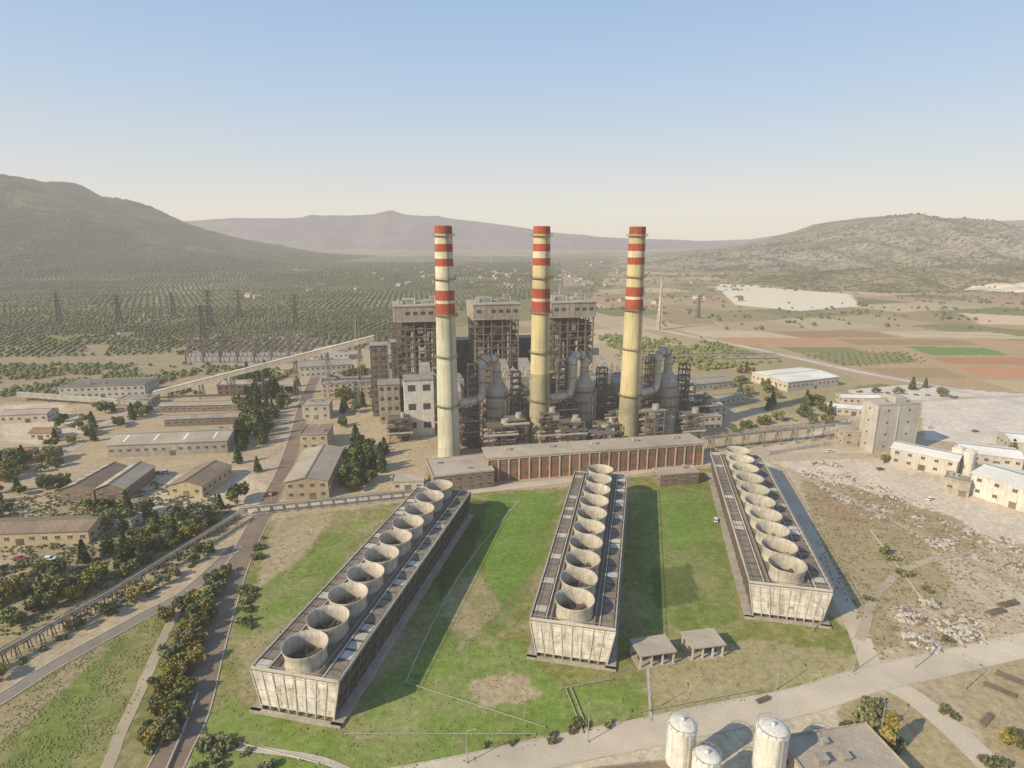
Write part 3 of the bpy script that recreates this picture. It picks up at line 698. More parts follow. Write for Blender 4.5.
# ------------------------------------------------------------ boilers and plant
PR=math.radians(12)
e1=Vector((math.cos(PR),math.sin(PR),0)); e2=Vector((-math.sin(PR),math.cos(PR),0))
def boiler(x,y,label,seed):
    R=random.Random(seed)
    T=thing("boiler_house",label,"boiler house",(x,y,0),PR,"boiler houses of the power station")
    W,D,Hh=31,32,66
    c=MB(); c.box(0,2,31,W-6,D-7,61); mk("boiler_casing",c,M_case,T)
    c=MB(); c.box(-4,-10.5,24,10,4,34); mk("economiser_casing",c,M_pent,T)
    f=MB(); xs=[-W/2,-W/3.2,-W/8,W/8,W/3.2,W/2]; ysd=[-D/2,-D/6,D/6,D/2]; zs=[0,5,10,15,20,25,30,35,40,45,50,55,60.5,Hh]
    for xx in xs:
        for yy in ysd:
            if abs(xx)==W/2 or abs(yy)==D/2: f.beam((xx,yy,0),(xx,yy,Hh),.8)
    for z in zs[1:]:
        for yy in (-D/2,D/2): f.beam((-W/2,yy,z),(W/2,yy,z),.6)
        for xx in (-W/2,W/2): f.beam((xx,-D/2,z),(xx,D/2,z),.6)
    for k in range(len(zs)-1):
        for i in range(5):
            if R.random()<.4:
                a,b=(xs[i],xs[i+1]) if R.random()<.5 else (xs[i+1],xs[i]); f.beam((a,-D/2,zs[k]),(b,-D/2,zs[k+1]),.35)
        for i in range(3):
            if R.random()<.4:
                for xx in (-W/2,W/2): f.beam((xx,ysd[i],zs[k]),(xx,ysd[i+1],zs[k+1]),.35)
    mk("steel_frame",f,M_steel,T)
    for z in zs[1:-1]: 
        fl=MB(); fl.box(0,-D/2+2.2,z+.1,W-1,4,.25)
        for s in (-1,1): fl.box(s*(W/2-2.2),2.25,z+.1,4,D-4.9,.25)
        mk("floor",fl,M_steel,T)
    cl=MB()
    for k in range(70):
        z=R.uniform(2,62); xx=R.uniform(-W/2+2,W/2-2); s=R.uniform(1.2,5); cl.box(xx,-D/2+R.uniform(.5,3),z,s,R.uniform(1,2.5),R.uniform(1.5,4.5),R.choice([0,1,2,3,3,1]))
    for k in range(14):
        xx=R.uniform(-W/2+2,W/2-2); cl.cyl((xx,-D/2+1,R.uniform(0,20)),(xx,-D/2+1,R.uniform(30,62)),R.uniform(.3,.9),None,8,R.choice([0,2]))
    for k in range(24):
        z=R.uniform(3,58); cl.box(W/2-1.5,R.uniform(-D/2+3,D/2-3),z,2,R.uniform(2,6),R.uniform(2,5),R.choice([0,1,2,3]))
    mk("equipment",cl,[M_conc,M_steeld,M_duct,M_brown],T)
    p=MB(); p.box(0,0,Hh+5,W+3,D+3,10,0); p.box(0,0,Hh+10.3,W+4,D+4,.6,1); p.box(0,0,Hh-.2,W+3.6,D+3.6,.5,1); mk("penthouse",p,[M_pent,M_conc],T)
    for (bx,by,bw,bd,bh) in ((-6,2,9,14,3),(7,0,7,8,2.2),(12,9,5,6,4)):
        rf=MB(); rf.box(bx,by,Hh+10.6+bh/2,bw,bd,bh); mk("roof_equipment",rf,M_duct,T)
    for xx in (-13,-2,12):
        rf=MB(); rf.cyl((xx,-6,Hh+10.6),(xx,-6,Hh+14.5),.6,None,8); mk("roof_pipe",rf,M_ductp,T)
    win=MB(); win.box(0,0,0,3,.15,2.2); me=None
    for i in range(6):
        if i==seed%5: continue
        if me is None: me=mk("window",win,M_steeld,T,(-13+i*5.2,-(D+3)/2-.06,Hh+5.5)).data
        else: link("window",me,T,(-13+i*5.2,-(D+3)/2-.06,Hh+5.5))
BO=[(-67,424),(-14,436),(41,448)]
for i,(x,y) in enumerate(BO): boiler(x,y,["tall open steel boiler house with cream penthouse","central boiler house with rusty steel frame and penthouse","boiler house with steel frame and cream penthouse"][i],10+i)
def PLc(x,y,a,b): p=Vector((x,y,0))+e1*a+e2*b; return p
def simple_block(name,label,cat,x,y,W,D,h,wall,roof,rz=PR,wins=0,floors=1,z0=0):
    T=thing(name,label,cat,(x,y,z0),rz); b=MB(); b.box(0,0,h/2-.15,W,D,h+.3); mk("wall",b,wall,T)
    r=MB(); r.box(0,0,h+.2,W+.8,D+.8,.4); mk("roof",r,roof,T)
    if wins:
        wd=MB(); wd.box(0,0,0,W/wins*.5,.12,h/floors*.32); me=None
        for f in range(floors):
            for i in range(wins):
                lc=(-W/2+(i+.5)*W/wins,-D/2-.07,(f+.6)*h/floors)
                if me is None: me=mk("window",wd,M_glass,T,lc).data
                else: link("window",me,T,lc)
    return T
p=PLc(-13,436,0,24); simple_block("bunker_bay","long dark coal bunker bay behind the boilers","industrial building",p.x,p.y,150,14,46,M_case,M_rf_grey,wins=20,floors=3)
p=PLc(-13,436,4,50); simple_block("turbine_hall","long beige turbine hall with windows","industrial building",p.x,p.y,180,34,32,M_cream,M_rf_beige,wins=24,floors=2)
p=PLc(-67,424,-28,-10); simple_block("coal_transfer_tower","narrow steel coal transfer tower","industrial building",p.x,p.y,12,14,50,M_case,M_rf_grey,wins=2,floors=8)
p=G(418,436); simple_block("silo_house","white clad silo house with dark base","industrial building",p.x,p.y+8,18,16,36,M_white,M_rf_grey,wins=2,floors=3)
p=G(388,424); simple_block("service_tower","weathered grey service block by the plant","industrial building",p.x,p.y+8,14,16,27,M_pent,M_rf_grey,wins=3,floors=4)
p=G(640,424); simple_block("filter_house","beige filter house among ducts","industrial building",p.x,p.y+20,20,16,26,M_pent,M_rf_grey,wins=4,floors=4)
p=G(705,432); simple_block("switch_house","low weathered switch house","industrial building",p.x,p.y+10,22,14,9,M_cream,M_rf_grey,wins=5,floors=2)
def esp(x,y,seed):
    T=thing("dust_precipitator","grey dust precipitator box on steel legs with hoppers","dust filter",(x,y,0),PR,"dust precipitators in front of the boilers")
    c=MB(); c.box(0,0,25,30,22,15); mk("casing",c,M_duct,T)
    a=3.6; me=None
    h=MB(); h.hexa([(-.6,-.6,11),(.6,-.6,11),(.6,.6,11),(-.6,.6,11),(-a,-a,17.5),(a,-a,17.5),(a,a,17.5),(-a,a,17.5)])
    for i in range(4):
        for j in range(3):
            lc=(-11.2+i*7.5,-7.3+j*7.3,0)
            if me is None: me=mk("hopper",h,M_duct,T,lc).data
            else: link("hopper",me,T,lc)
    l=MB()
    for i in range(5):
        for j in (-10.5,0,10.5):
            l.beam((-14.5+i*7.25,j,0),(-14.5+i*7.25,j,18),.6)
        if i<4:
            for j in (-10.5,10.5): l.beam((-14.5+i*7.25,j,0),(-14.5+(i+1)*7.25,j,17),.3); l.beam((-14.5+i*7.25,j,9),(-14.5+(i+1)*7.25,j,9),.4)
    mk("leg_frame",l,M_steel,T)
    t=MB(); t.box(0,0,33.8,2.6,2.6,2.6); t.cyl((0,0,35),(0,0,36.5),.5,None,8); me=None
    for i in range(4):
        for j in range(2):
            lc=(-11+i*7.3,-5+j*10,0)
            if me is None: me=mk("transformer",t,M_conc,T,lc).data
            else: link("transformer",me,T,lc)
    for s in (-8,8):
        d=MB(); d.hexa([(s-4,-19,20),(s+4,-19,20),(s+4,-11,19),(s-4,-11,19),(s-4,-19,27),(s+4,-19,27),(s+4,-11,31),(s-4,-11,31)]); mk("outlet_duct",d,M_duct,T)
        d=MB(); d.hexa([(s-4,11,19),(s+4,11,19),(s+3.5,26,30),(s-3.5,26,30),(s-4,11,31),(s+4,11,31),(s+3.5,26,38),(s-3.5,26,38)]); mk("inlet_duct",d,M_duct,T)
for i,(x,y) in enumerate(BO):
    p=PLc(x,y,10,-46); esp(p.x,p.y,40+i)
def absorber(x,y,cx,cy,label):
    T=thing("scrubber_tower",label,"scrubber tower",(x,y,0),PR,"flue gas scrubber towers")
    b=MB(); b.lathe([(6.6,0),(6.6,26),(6.9,26),(6.9,27),(6.6,27),(6.6,34),(2.7,40),(2.7,44)],n=36); mk("vessel",b,M_duct,T,smooth=False)
    for z in (6,12,18,24,30.5):
        rg=MB(); rg.lathe([(6.6,z),(8.3,z),(8.3,z+.2),(6.6,z+.2)],n=24); rg.lathe([(8.2,z+1.1),(8.3,z+1.1),(8.3,z+1.2),(8.2,z+1.2)],n=24)
        for k in range(14):
            a=2*math.pi*k/14; rg.beam((8.25*math.cos(a),8.25*math.sin(a),z),(8.25*math.cos(a),8.25*math.sin(a),z+1.2),.1)
        mk("platform",rg,M_steel,T)
    loc=Matrix.Rotation(-PR,3,'Z')@Vector((cx-x,cy-y,0)); dr=loc.normalized(); side=dr.cross(Vector((0,0,1))).normalized()
    rr=5.2; cz=48; pts=[Vector((0,0,42)),Vector((0,0,45))]
    for k in range(0,13):
        a=math.pi*k/12; pts.append(Vector((0,0,cz))+dr*(rr-rr*math.cos(a))+Vector((0,0,rr*math.sin(a))))
    pts+= [dr*(2*rr)+Vector((0,0,40)),dr*(2*rr)+Vector((0,0,34))]
    for k in range(1,7):
        a=math.pi/2*k/6; pts.append(dr*(2*rr+4.5*(1-math.cos(a)))+Vector((0,0,34-4.5*math.sin(a))))
    pts.append(dr*(loc.length-5.6)+Vector((0,0,29.5)))
    dd=MB(); dd.sweep(pts,2.5,20,0,side); mk("gooseneck_duct",dd,M_ductp,T,smooth=True)
    for q in (1,5,8,11,14,15,-2):
        pa=pts[q]; t=(pts[q+1 if q!=-2 else -1]-pts[q-1]).normalized(); fl=MB(); fl.cyl(pa-t*.18,pa+t*.18,2.8,None,20); mk("duct_flange",fl,M_steel,T)
    in_=MB(); in_.hexa([(-3,6,14),(3,6,14),(4,24,18),(-4,24,18),(-3,6,22),(3,6,22),(4,24,27),(-4,24,27)]); mk("inlet_duct",in_,M_duct,T)
    for (ax,ay,w_,hh) in ((-14.5,-5,5.5,50),(11.6,-2,5,44),(-4.5,9,5,48)):
        f=MB()
        for i in (0,1):
            for j in (0,1): f.beam((ax+i*w_-w_/2,ay+j*w_,0),(ax+i*w_-w_/2,ay+j*w_,hh),.5)
        n=int(hh/3.6)
        for k in range(1,n+1):
            z=k*hh/n
            f.box(ax,ay+w_/2,z,w_+.8,w_+.8,.22)
            s=1 if k%2 else -1
            f.beam((ax-s*w_/2,ay,z-hh/n),(ax+s*w_/2,ay,z),.35); f.beam((ax-w_/2,ay+(0 if s>0 else w_),z-hh/n),(ax-w_/2,ay+(w_ if s>0 else 0),z),.25); f.beam((ax+w_/2,ay+(0 if s>0 else w_),z-hh/n),(ax+w_/2,ay+(w_ if s>0 else 0),z),.25)
            f.beam((ax-w_/2,ay,z+1.1),(ax+w_/2,ay,z+1.1),.12)
        mk("stair_tower",f,M_steel,T)
    for k in range(5):
        pp=MB(); a=-2.4+k*.45; r=7.6; pp.cyl((r*math.cos(a),r*math.sin(a),0),(r*math.cos(a),r*math.sin(a),20+3*k),.35,None,8); mk("recirculation_pipe",pp,M_ductp,T)
    pp=MB(); pp.cyl((-3,-11,0),(-3,-11,7),2,None,14); mk("pump_tank",pp,M_ductp,T)
AB=[(-9,343),(44,355),(98,367)]
for i in range(3): absorber(*AB[i],*CH[i],["beige scrubber tower with gooseneck duct and stair tower","scrubber tower with curved duct between chimneys","scrubber tower with curved duct beside steel stair tower"][i])
def tank(u,v,r,h,label,m=M_ductp,name="storage_tank",cat="tank",dome=.5,group=None,xy=None):
    p=G(u,v) if xy is None else Vector((*xy,0))
    T=thing(name,label,cat,(p.x,p.y,0),0,group)
    b=MB(); b.lathe([(r,0),(r,h),(r+.12,h),(r+.12,h+.25),(r,h+.25)],n=36)
    for k in range(1,4): b.lathe([(r,h*k/4),(r+.06,h*k/4),(r+.06,h*k/4+.15),(r,h*k/4+.15)],n=36)
    mk("shell",b,m,T)
    d_=MB(); d_.lathe([(r,h+.25)]+[(r*math.cos(a)+.01,h+.25+r*dome*math.sin(a)) for a in [math.radians(x) for x in (15,30,45,60,75,90)]],n=36); d_.cyl((0,0,h+r*dome),(0,0,h+r*dome+.9),.4,None,10)
    mk("dome",d_,m,T,smooth=True)
    rl=MB(); rl.lathe([(r+.02,h+1.2),(r+.1,h+1.2),(r+.1,h+1.28),(r+.02,h+1.28)],n=24)
    for k in range(14):
        a=2*math.pi*k/14; rl.beam((r*math.cos(a),r*math.sin(a),h),(r*math.cos(a),r*math.sin(a),h+1.25),.07)
    mk("railing",rl,M_galv,T)
    rl=MB()
    for s in (-.3,.3): rl.beam((s,-r-.4,0),(s,-r-.4,h+1.2),.08)
    for k in range(int(h/.6)): rl.beam((-.3,-r-.4,.4+k*.6),(.3,-r-.4,.4+k*.6),.05)
    mk("ladder",rl,M_galv,T); return T
M_silow=mat("white_silo_paint",(.78,.74,.65),(.62,.57,.48),.4,streak=.35)
tank(529,446,5,12,"beige cylindrical tank at chimney foot")
tank(641,437,3.5,14,"beige cylindrical tank between ducts")
tank(668,436,3.5,12,"beige cylindrical tank by scrubber")
tank(0,0,3.2,13.2,"white cylindrical silo with domed top",M_silow,"silo","silo",.45,None,(38.5,113))
tank(0,0,3.0,10.2,"shorter white silo with domed top",M_silow,"silo","silo",.35,None,(42.5,107.5))
tank(0,0,3.5,13.2,"white silo with stained shell and railing",M_silow,"silo","silo",.3,None,(58.5,112))
tank(955,470,3,12,"pale silo beside factory hall",M_silow,"silo","silo",.4)
tank(966,474,3,12,"pale silo beside factory hall",M_silow,"silo","silo",.4)
R=random.Random(5)
def module(x,y,i):
    T=thing("process_skid",["steel pipe module with tanks and walkways","cluttered pump and pipe skid","duct module on steel legs"][i%3],"industrial plant",(x,y,0),PR,"process equipment around the chimneys")
    w_=R.uniform(10,16); dd=R.uniform(8,12); hh=R.uniform(12,28)
    f=MB()
    n=int(hh/4)
    for xx in (-w_/2,0,w_/2):
        for yy in (-dd/2,dd/2): f.beam((xx,yy,0),(xx,yy,hh),.5)
    for k in range(1,n+1):
        z=k*hh/n
        for yy in (-dd/2,dd/2):
            f.beam((-w_/2,yy,z),(w_/2,yy,z),.4)
            a,b=(-w_/2,0) if k%2 else (0,-w_/2); f.beam((a,yy,z-hh/n),(b,yy,z),.25)
        f.box(0,0,z,w_,dd*.8,.2)
    mk("frame",f,M_steel,T)
    e=MB()
    for k in range(16): 
        z=R.uniform(1,hh); e.box(R.uniform(-w_/2+1,w_/2-1),R.uniform(-dd/2+1,dd/2-1),z,R.uniform(1.5,5),R.uniform(1.5,4),R.uniform(1.5,4),R.choice([0,1,2,3]))
    for k in range(7):
        z=R.uniform(3,hh); e.cyl((-w_/2-2,-dd/2+k,z),(w_/2+2,-dd/2+k,z),R.uniform(.3,.9),None,8,R.choice([0,2]))
    mk("equipment",e,[M_conc,M_steel,M_ductp,M_steeld],T)
    e=MB(); e.cyl((w_*.2,0,0),(w_*.2,0,hh+3),R.uniform(1.2,2.4),None,14,0); mk("vessel",e,M_ductp,T)
for i,(u,v) in enumerate([(467,446),(478,430),(462,425),(515,452),(548,452),(560,440),(522,430),(606,444),(617,436),(600,425),(650,444),(690,438),(640,410),(700,425),(430,420),(452,410),(400,440),(380,410),(555,425),(655,420),(610,412),(470,405),(540,410),(585,412),(570,455),(500,455),(600,452),(488,415),(508,408),(560,405),(625,405),(640,425),(680,425),(535,438),(655,432)]):
    p=G(u,v); module(p.x,p.y,i)
# ------------------------------------------------------------ conveyors and pipe racks
def gallery(p0,p1,w_,h_,label,posts,roofm=M_ductp,cat="conveyor",name="conveyor_gallery",truss=False,tk=1.0,steel=None,deck=None):
    steel=steel or M_steel
    p0=Vector(p0);p1=Vector(p1); d=p1-p0; hor=Vector((d.x,d.y,0)); rz=math.atan2(d.y,d.x); Lh=hor.length
    T=thing(name,label,cat,(p0.x,p0.y,0),rz)
    za,zb=p0.z,p1.z
    b=MB()
    if not truss:
        b.hexa([(0,-w_/2,za),(Lh,-w_/2,zb),(Lh,w_/2,zb),(0,w_/2,za),(0,-w_/2,za+h_),(Lh,-w_/2,zb+h_),(Lh,w_/2,zb+h_),(0,w_/2,za+h_)]); mk("gallery",b,M_conc,T)
        r=MB(); r.hexa([(0,-w_/2-.3,za+h_+.01),(Lh,-w_/2-.3,zb+h_+.01),(Lh,0,zb+h_+.6),(0,0,za+h_+.6),(0,-w_/2-.3,za+h_+.15),(Lh,-w_/2-.3,zb+h_+.15),(Lh,0,zb+h_+.8),(0,0,za+h_+.8)])
        r.hexa([(0,0,za+h_+.6),(Lh,0,zb+h_+.6),(Lh,w_/2+.3,zb+h_+.01),(0,w_/2+.3,za+h_+.01),(0,0,za+h_+.8),(Lh,0,zb+h_+.8),(Lh,w_/2+.3,zb+h_+.15),(0,w_/2+.3,za+h_+.15)]); mk("roof",r,roofm,T)
    else:
        b.hexa([(0,-w_/2,za),(Lh,-w_/2,zb),(Lh,w_/2,zb),(0,w_/2,za),(0,-w_/2,za+.25),(Lh,-w_/2,zb+.25),(Lh,w_/2,zb+.25),(0,w_/2,za+.25)]); mk("deck",b,deck or M_pale,T)
        n=max(2,int(Lh/5))
        for s in (-1,1):
            t=MB(); y=s*(w_/2+.15); t.beam((0,y,za+h_),(Lh,y,zb+h_),.25*tk)
            for k in range(n+1):
                x=k*Lh/n; z=za+(zb-za)*k/n; t.beam((x,y,z),(x,y,z+h_),.2*tk)
                if k<n: t.beam((x,y,z+(h_ if k%2 else 0)),(x+Lh/n,y,z+(zb-za)/n+(0 if k%2 else h_)),.16*tk)
            mk("truss",t,steel,T)
        for y in (-w_/4,w_/4):
            pp=MB(); pp.tube([(0,y,za+.7),(Lh,y,zb+.7)],.3*tk,8); mk("pipe",pp,M_ductp,T)
    for k in range(posts):
        tr=MB(); f=(k+.5)/posts; x=f*Lh; z=za+(zb-za)*f
        if z<1.2: continue
        q=.45 if not truss else .3*tk
        for s in (-1,1):
            tr.beam((x-.02*z-.6,s*(w_/2+.08*z),-.2),(x-.3,s*w_/2,z),q); tr.beam((x+.02*z+.6,s*(w_/2+.08*z),-.2),(x+.3,s*w_/2,z),q)
        m=max(1,int(z/6))
        for j in range(m):
            z0=j*z/m;z1=(j+1)*z/m; y0=w_/2+.08*(z-z0);y1=w_/2+.08*(z-z1); tr.beam((x,-y0,z0),(x,y1,z1),.25*tk); tr.beam((x,-y1,z1),(x,y1,z1),.25*tk)
        mk("trestle",tr,M_steel,T)
    return T
a=G(155,398); gallery((a.x,a.y,1.5),(-104,448,46),4.5,3.6,"long inclined coal conveyor gallery on trestles",7,M_pale)
a=G(150,408); b=G(20,400); gallery((a.x,a.y,1.5),(b.x,b.y,3),3.5,3,"low coal conveyor gallery",6,M_ductp)
a=G(-60,700); b=G(110,603); c=G(238,522)
gallery((a.x,a.y,3.4),(b.x,b.y,3.4),1.8,1.1,"slim elevated pipe and conveyor bridge along the trees",14,truss=True,name="pipe_bridge",cat="pipe bridge",tk=.75,deck=M_conc)
gallery((b.x,b.y,3.4),(c.x,c.y,3.4),1.8,1.1,"slim elevated pipe and conveyor bridge reaching the road",12,truss=True,name="pipe_bridge",cat="pipe bridge",tk=.75,deck=M_conc)
a=G(240,516); b=G(432,496); gallery((a.x,a.y,3.2),(b.x,b.y,3.2),1.5,.8,"pale pipe rack on posts beside the road",16,truss=True,name="pipe_rack",cat="pipe rack",tk=.7)
a=G(702,452); b=G(848,436); gallery((a.x,a.y,8),(b.x,b.y,8),3.5,2.4,"long horizontal conveyor bridge on steel trestles",9,truss=True,name="conveyor_bridge")
a=G(600,350); b=G(705,352); gallery((a.x+5,a.y-60,4),(b.x+60,b.y-40,4),3,2,"pipe rack behind the plant",8,truss=True,name="pipe_rack",cat="pipe rack")
# ------------------------------------------------------------ pylons, gantries, lamps
def pylon_mesh(h,w_,arms,thick):
    m=MB(); n=9
    for k in range(n):
        z0=h*k/n;z1=h*(k+1)/n; a0=w_/2*(1-.88*k/n); a1=w_/2*(1-.88*(k+1)/n)
        c0=[(-a0,-a0,z0),(a0,-a0,z0),(a0,a0,z0),(-a0,a0,z0)]; c1=[(-a1,-a1,z1),(a1,-a1,z1),(a1,a1,z1),(-a1,a1,z1)]
        for i in range(4):
            j=(i+1)%4; m.beam(c0[i],c1[i],thick); m.beam(c0[i],c1[j],thick*.6); m.beam(c0[j],c1[i],thick*.6); m.beam(c1[i],c1[j],thick*.6)
    for z,l in arms:
        for s in (-1,1): m.beam((0,0,z+1.5),(s*l,0,z),thick*.8); m.beam((0,0,z-1),(s*l,0,z),thick*.8); m.cyl((s*l,0,z),(s*l,0,z-2),.2,None,6)
    return m
for (u,v,h,w_,mt,lb) in [(211,327,52,9,M_steeld,"dark lattice electricity pylon"),(204,341,44,8,M_steeld,"dark lattice electricity pylon"),(296,322,42,8,M_steeld,"dark lattice electricity pylon"),(174,318,40,8,M_steeld,"dark lattice electricity pylon"),(120,325,44,8,M_steeld,"dark lattice electricity pylon"),(60,322,44,8,M_steeld,"dark lattice electricity pylon"),(240,318,44,8,M_steeld,"dark lattice electricity pylon"),(358,345,36,7,M_steel,"grey lattice electricity pylon"),(659,330,72,5,M_pale,"tall slim pale lattice mast in open field"),(698,318,36,6,M_steel,"grey lattice electricity pylon"),(560,300,34,6,M_galv,"grey lattice electricity pylon")]:
    p=G(u,v); o=mk("electricity_pylon",pylon_mesh(h,w_,[(h*.72,8),(h*.84,7),(h*.95,5)] if h<60 else [(h*.97,1.5)],.75 if h<60 else 1.1),mt,None,(p.x,p.y,0),.4)
    tag(o,lb,"pylon","electricity pylons")
gm=MB()
for x in (-8,8):
    for y in (-.6,.6): gm.beam((x+y,-.8,0),(x,0,13),.35); gm.beam((x+y,.8,0),(x,0,13),.35)
gm.beam((-8,0,13),(8,0,13),.6)
for x in (-5,0,5): gm.cyl((x,0,13),(x,0,10.5),.25,None,6); gm.cyl((x,2.5,0),(x,2.5,6),.4,None,6)
gme=None
for j,v in enumerate((337,341,346,351,357,363)):
    for i in range(8):
        p=G(200+i*17-j,v)
        if gme is None: o=mk("switchyard_gantry",gm,M_steel,None,(p.x,p.y,0),.2); gme=o.data
        else: o=link("switchyard_gantry",gme,None,(p.x,p.y,0),.2)
        tag(o,"steel busbar gantry in the switchyard","gantry","switchyard gantries")
def lamp_parts():
    a=MB(); a.cyl((0,0,0),(0,0,9),.13,.08,8); a.cyl((0,0,9),(1.6,0,9.5),.06,None,6); a.box(0,0,.15,.5,.5,.3)
    b=MB(); b.box(1.9,0,9.5,.9,.35,.18); return a,b
la,lb_=lamp_parts(); lme=None
for (u,v,r) in [(467,763,0),(650,712,1.5),(776,690,1.5),(853,672,2),(813,630,2),(588,742,1.5),(915,668,1.5),(236,575,0),(272,500,0),(330,508,1.5),(410,500,1.5),(880,735,1.2),(965,690,2),(930,655,1)]:
    p=G(u,v); T=thing("street_lamp","slim grey street lamp beside the road","street lamp",(p.x,p.y,0),r,"street lamps along the plant roads")
    if lme is None: o1=mk("pole",la,M_galv,T); o2=mk("lamp_head",lb_,M_galv,T); lme=(o1.data,o2.data)
    else: link("pole",lme[0],T); link("lamp_head",lme[1],T)
def shelter(A,B,D,h,label):
    a=G(*A);b=G(*B);d=b-a;L=d.length
    T=thing("open_shelter",label,"shelter",(a.x,a.y,0),math.atan2(d.y,d.x),"open pump shelters on the grass")
    r=MB(); r.box(L/2,D/2,h+.2,L+.9,D+.9,.4); mk("roof",r,M_rf_beige,T)
    p=MB(); p.box(0,0,h/2,.45,.45,h); me=None
    for i in range(4):
        for y in (.2,D-.2):
            if me is None: me=mk("post",p,M_pale,T,(.2+i*(L-.4)/3,y,0)).data
            else: link("post",me,T,(.2+i*(L-.4)/3,y,0))
    s=MB(); s.box(L/2,D/2,.15,L+1,D+1,.3); mk("floor_slab",s,M_conc,T)
    q=MB(); q.box(L/2,D-.1,h*.5,L-.5,.15,h*.96-.4); mk("back_wall",q,M_white,T)
    e=MB(); e.box(0,0,1,1.6,1.6,1.4); e.cyl((0,0,1.6),(0,0,2.6),.5,None,10); me=None
    for i in range(3):
        lc=((i+.5)*L/3,D*.5,0)
        if me is None: me=mk("pump",e,M_steeld,T,lc).data
        else: link("pump",me,T,lc)
shelter((640,669),(674,664),7,4.2,"open pump shelter with pale flat roof")
shelter((692,661),(723,657),7,4.2,"open pump shelter with pale roof near towers")
for pts,lb,mm_ in ((((566,690),(583,733)),"thin green pipe lying across the grass",M_gpipe),(((571,689),(588,731)),"thin green pipe crossing grass beside road",M_gpipe),(((205,735),(318,764)),"pale pipe along the grass edge",M_pale),(((560,690),(612,680)),"faded pipe by the tower foot",M_gpipe),(((345,735),(535,735)),"thin faded pipe crossing the grass",M_gpipe),(((402,682),(545,728)),"thin green pipe on low sleepers",M_gpipe),(((640,713),(760,690)),"thin faded pipe along the grass verge",M_gpipe)):
    a=G(*pts[0]);b=G(*pts[1]); m=MB(); m.tube([(a.x,a.y,.4),(b.x,b.y,.4)],.13,10)
    n=max(2,int((b-a).length/5))
    for k in range(n+1):
        q=a.lerp(b,k/n); m.box(q.x,q.y,.12,.4,.4,.32)
    tag(mk("pipeline",m,mm_),lb,"pipeline")
def stackobj(u,v,n,l,r,rz,lb,m):
    p=G(u,v); b=MB(); k=0; row=n
    z=r
    while row>0:
        for i in range(row): b.cyl((-l/2+random.uniform(-.3,.3),(i-row/2)*2*r,z),(l/2,(i-row/2)*2*r,z),r*.97,None,10)
        row-=1; z+=r*1.75
        k+=1
        if k>1: break
    tag(mk("pipe_stack",b,m,None,(p.x,p.y,0),rz),lb,"pipe stack")
stackobj(995,612,5,7,.25,.3,"steel pipes stacked on bare ground",M_steel)
stackobj(1008,604,5,7,.25,.3,"steel pipes stacked on bare ground",M_steel)
stackobj(985,625,4,5,.22,-.2,"grey pipes stacked in the yard",M_conc)
stackobj(1015,680,5,8,.22,-.8,"rusty pipes stacked by the road",M_steel)
stackobj(1000,690,4,7,.22,-.8,"rusty pipes stacked by the road",M_steel)
stackobj(762,700,3,4,.25,.4,"short pipes on the grass verge",M_steel)
stackobj(985,720,4,6,.22,.6,"rusty pipes stacked in weeds",M_brown)
# ------------------------------------------------------------ vehicles
M_cw=mat("car_paint_white",(.75,.75,.73),(.7,.7,.68),.5,rough=.35); M_cr=mat("car_paint_red",(.4,.05,.03),(.35,.04,.03),.5,rough=.35); M_cg=mat("car_paint_grey",(.2,.21,.22),(.18,.18,.19),.5,rough=.35)
def car(u,v,rz,m,lb):
    p=G(u,v); T=thing("parked_car",lb,"car",(p.x,p.y,.1),rz,"cars parked in the plant yards")
    b=MB(); b.hexa([(-2.1,-.85,.35),(2.1,-.85,.35),(2.1,.85,.35),(-2.1,.85,.35),(-2.15,-.85,.95),(2.1,-.85,.85),(2.1,.85,.85),(-2.15,.85,.95)])
    b.hexa([(-1.7,-.78,1.42),(.4,-.78,1.42),(.4,.78,1.42),(-1.7,.78,1.42),(-1.55,-.65,1.5),(.3,-.65,1.5),(.3,.65,1.5),(-1.55,.65,1.5)])
    mk("body",b,m,T)
    g=MB(); g.hexa([(-2.0,-.83,.95),(1.2,-.83,.9),(1.2,.83,.9),(-2.0,.83,.95),(-1.7,-.76,1.42),(.4,-.76,1.42),(.4,.76,1.42),(-1.7,.76,1.42)]); mk("window",g,M_glass,T)
    w_=MB(); w_.cyl((0,-.12,0),(0,.12,0),.33,None,14); me=None
    for x in (-1.35,1.35):
        for y in (-.8,.8):
            if me is None: me=mk("wheel",w_,M_rubber,T,(x,y,.33)).data
            else: link("wheel",me,T,(x,y,.33))
for u,v,rz,m,lb in [(150,475,.1,M_cw,"white parked car by the workshop"),(158,474,.1,M_cg,"grey parked car by the workshop"),(166,473,.1,M_cw,"white parked car by the workshop"),(272,495,1.4,M_cr,"red car on the access road"),(340,500,.1,M_cw,"white car beside the pipe rack"),(716,521,1.2,M_cw,"white car on grass by cooling tower"),(830,452,.2,M_cw,"white car near the crusher house"),(880,470,.3,M_cg,"grey car in the factory yard"),(930,500,.5,M_cw,"white car in the factory yard"),(20,560,.1,M_cr,"red car by the long shed"),(50,560,.1,M_cw,"white car by the long shed"),(930,428,.2,M_cw,"white car on the pale yard"),(975,432,.2,M_cg,"grey car on the pale yard")]:
    car(u,v,rz,m,lb)
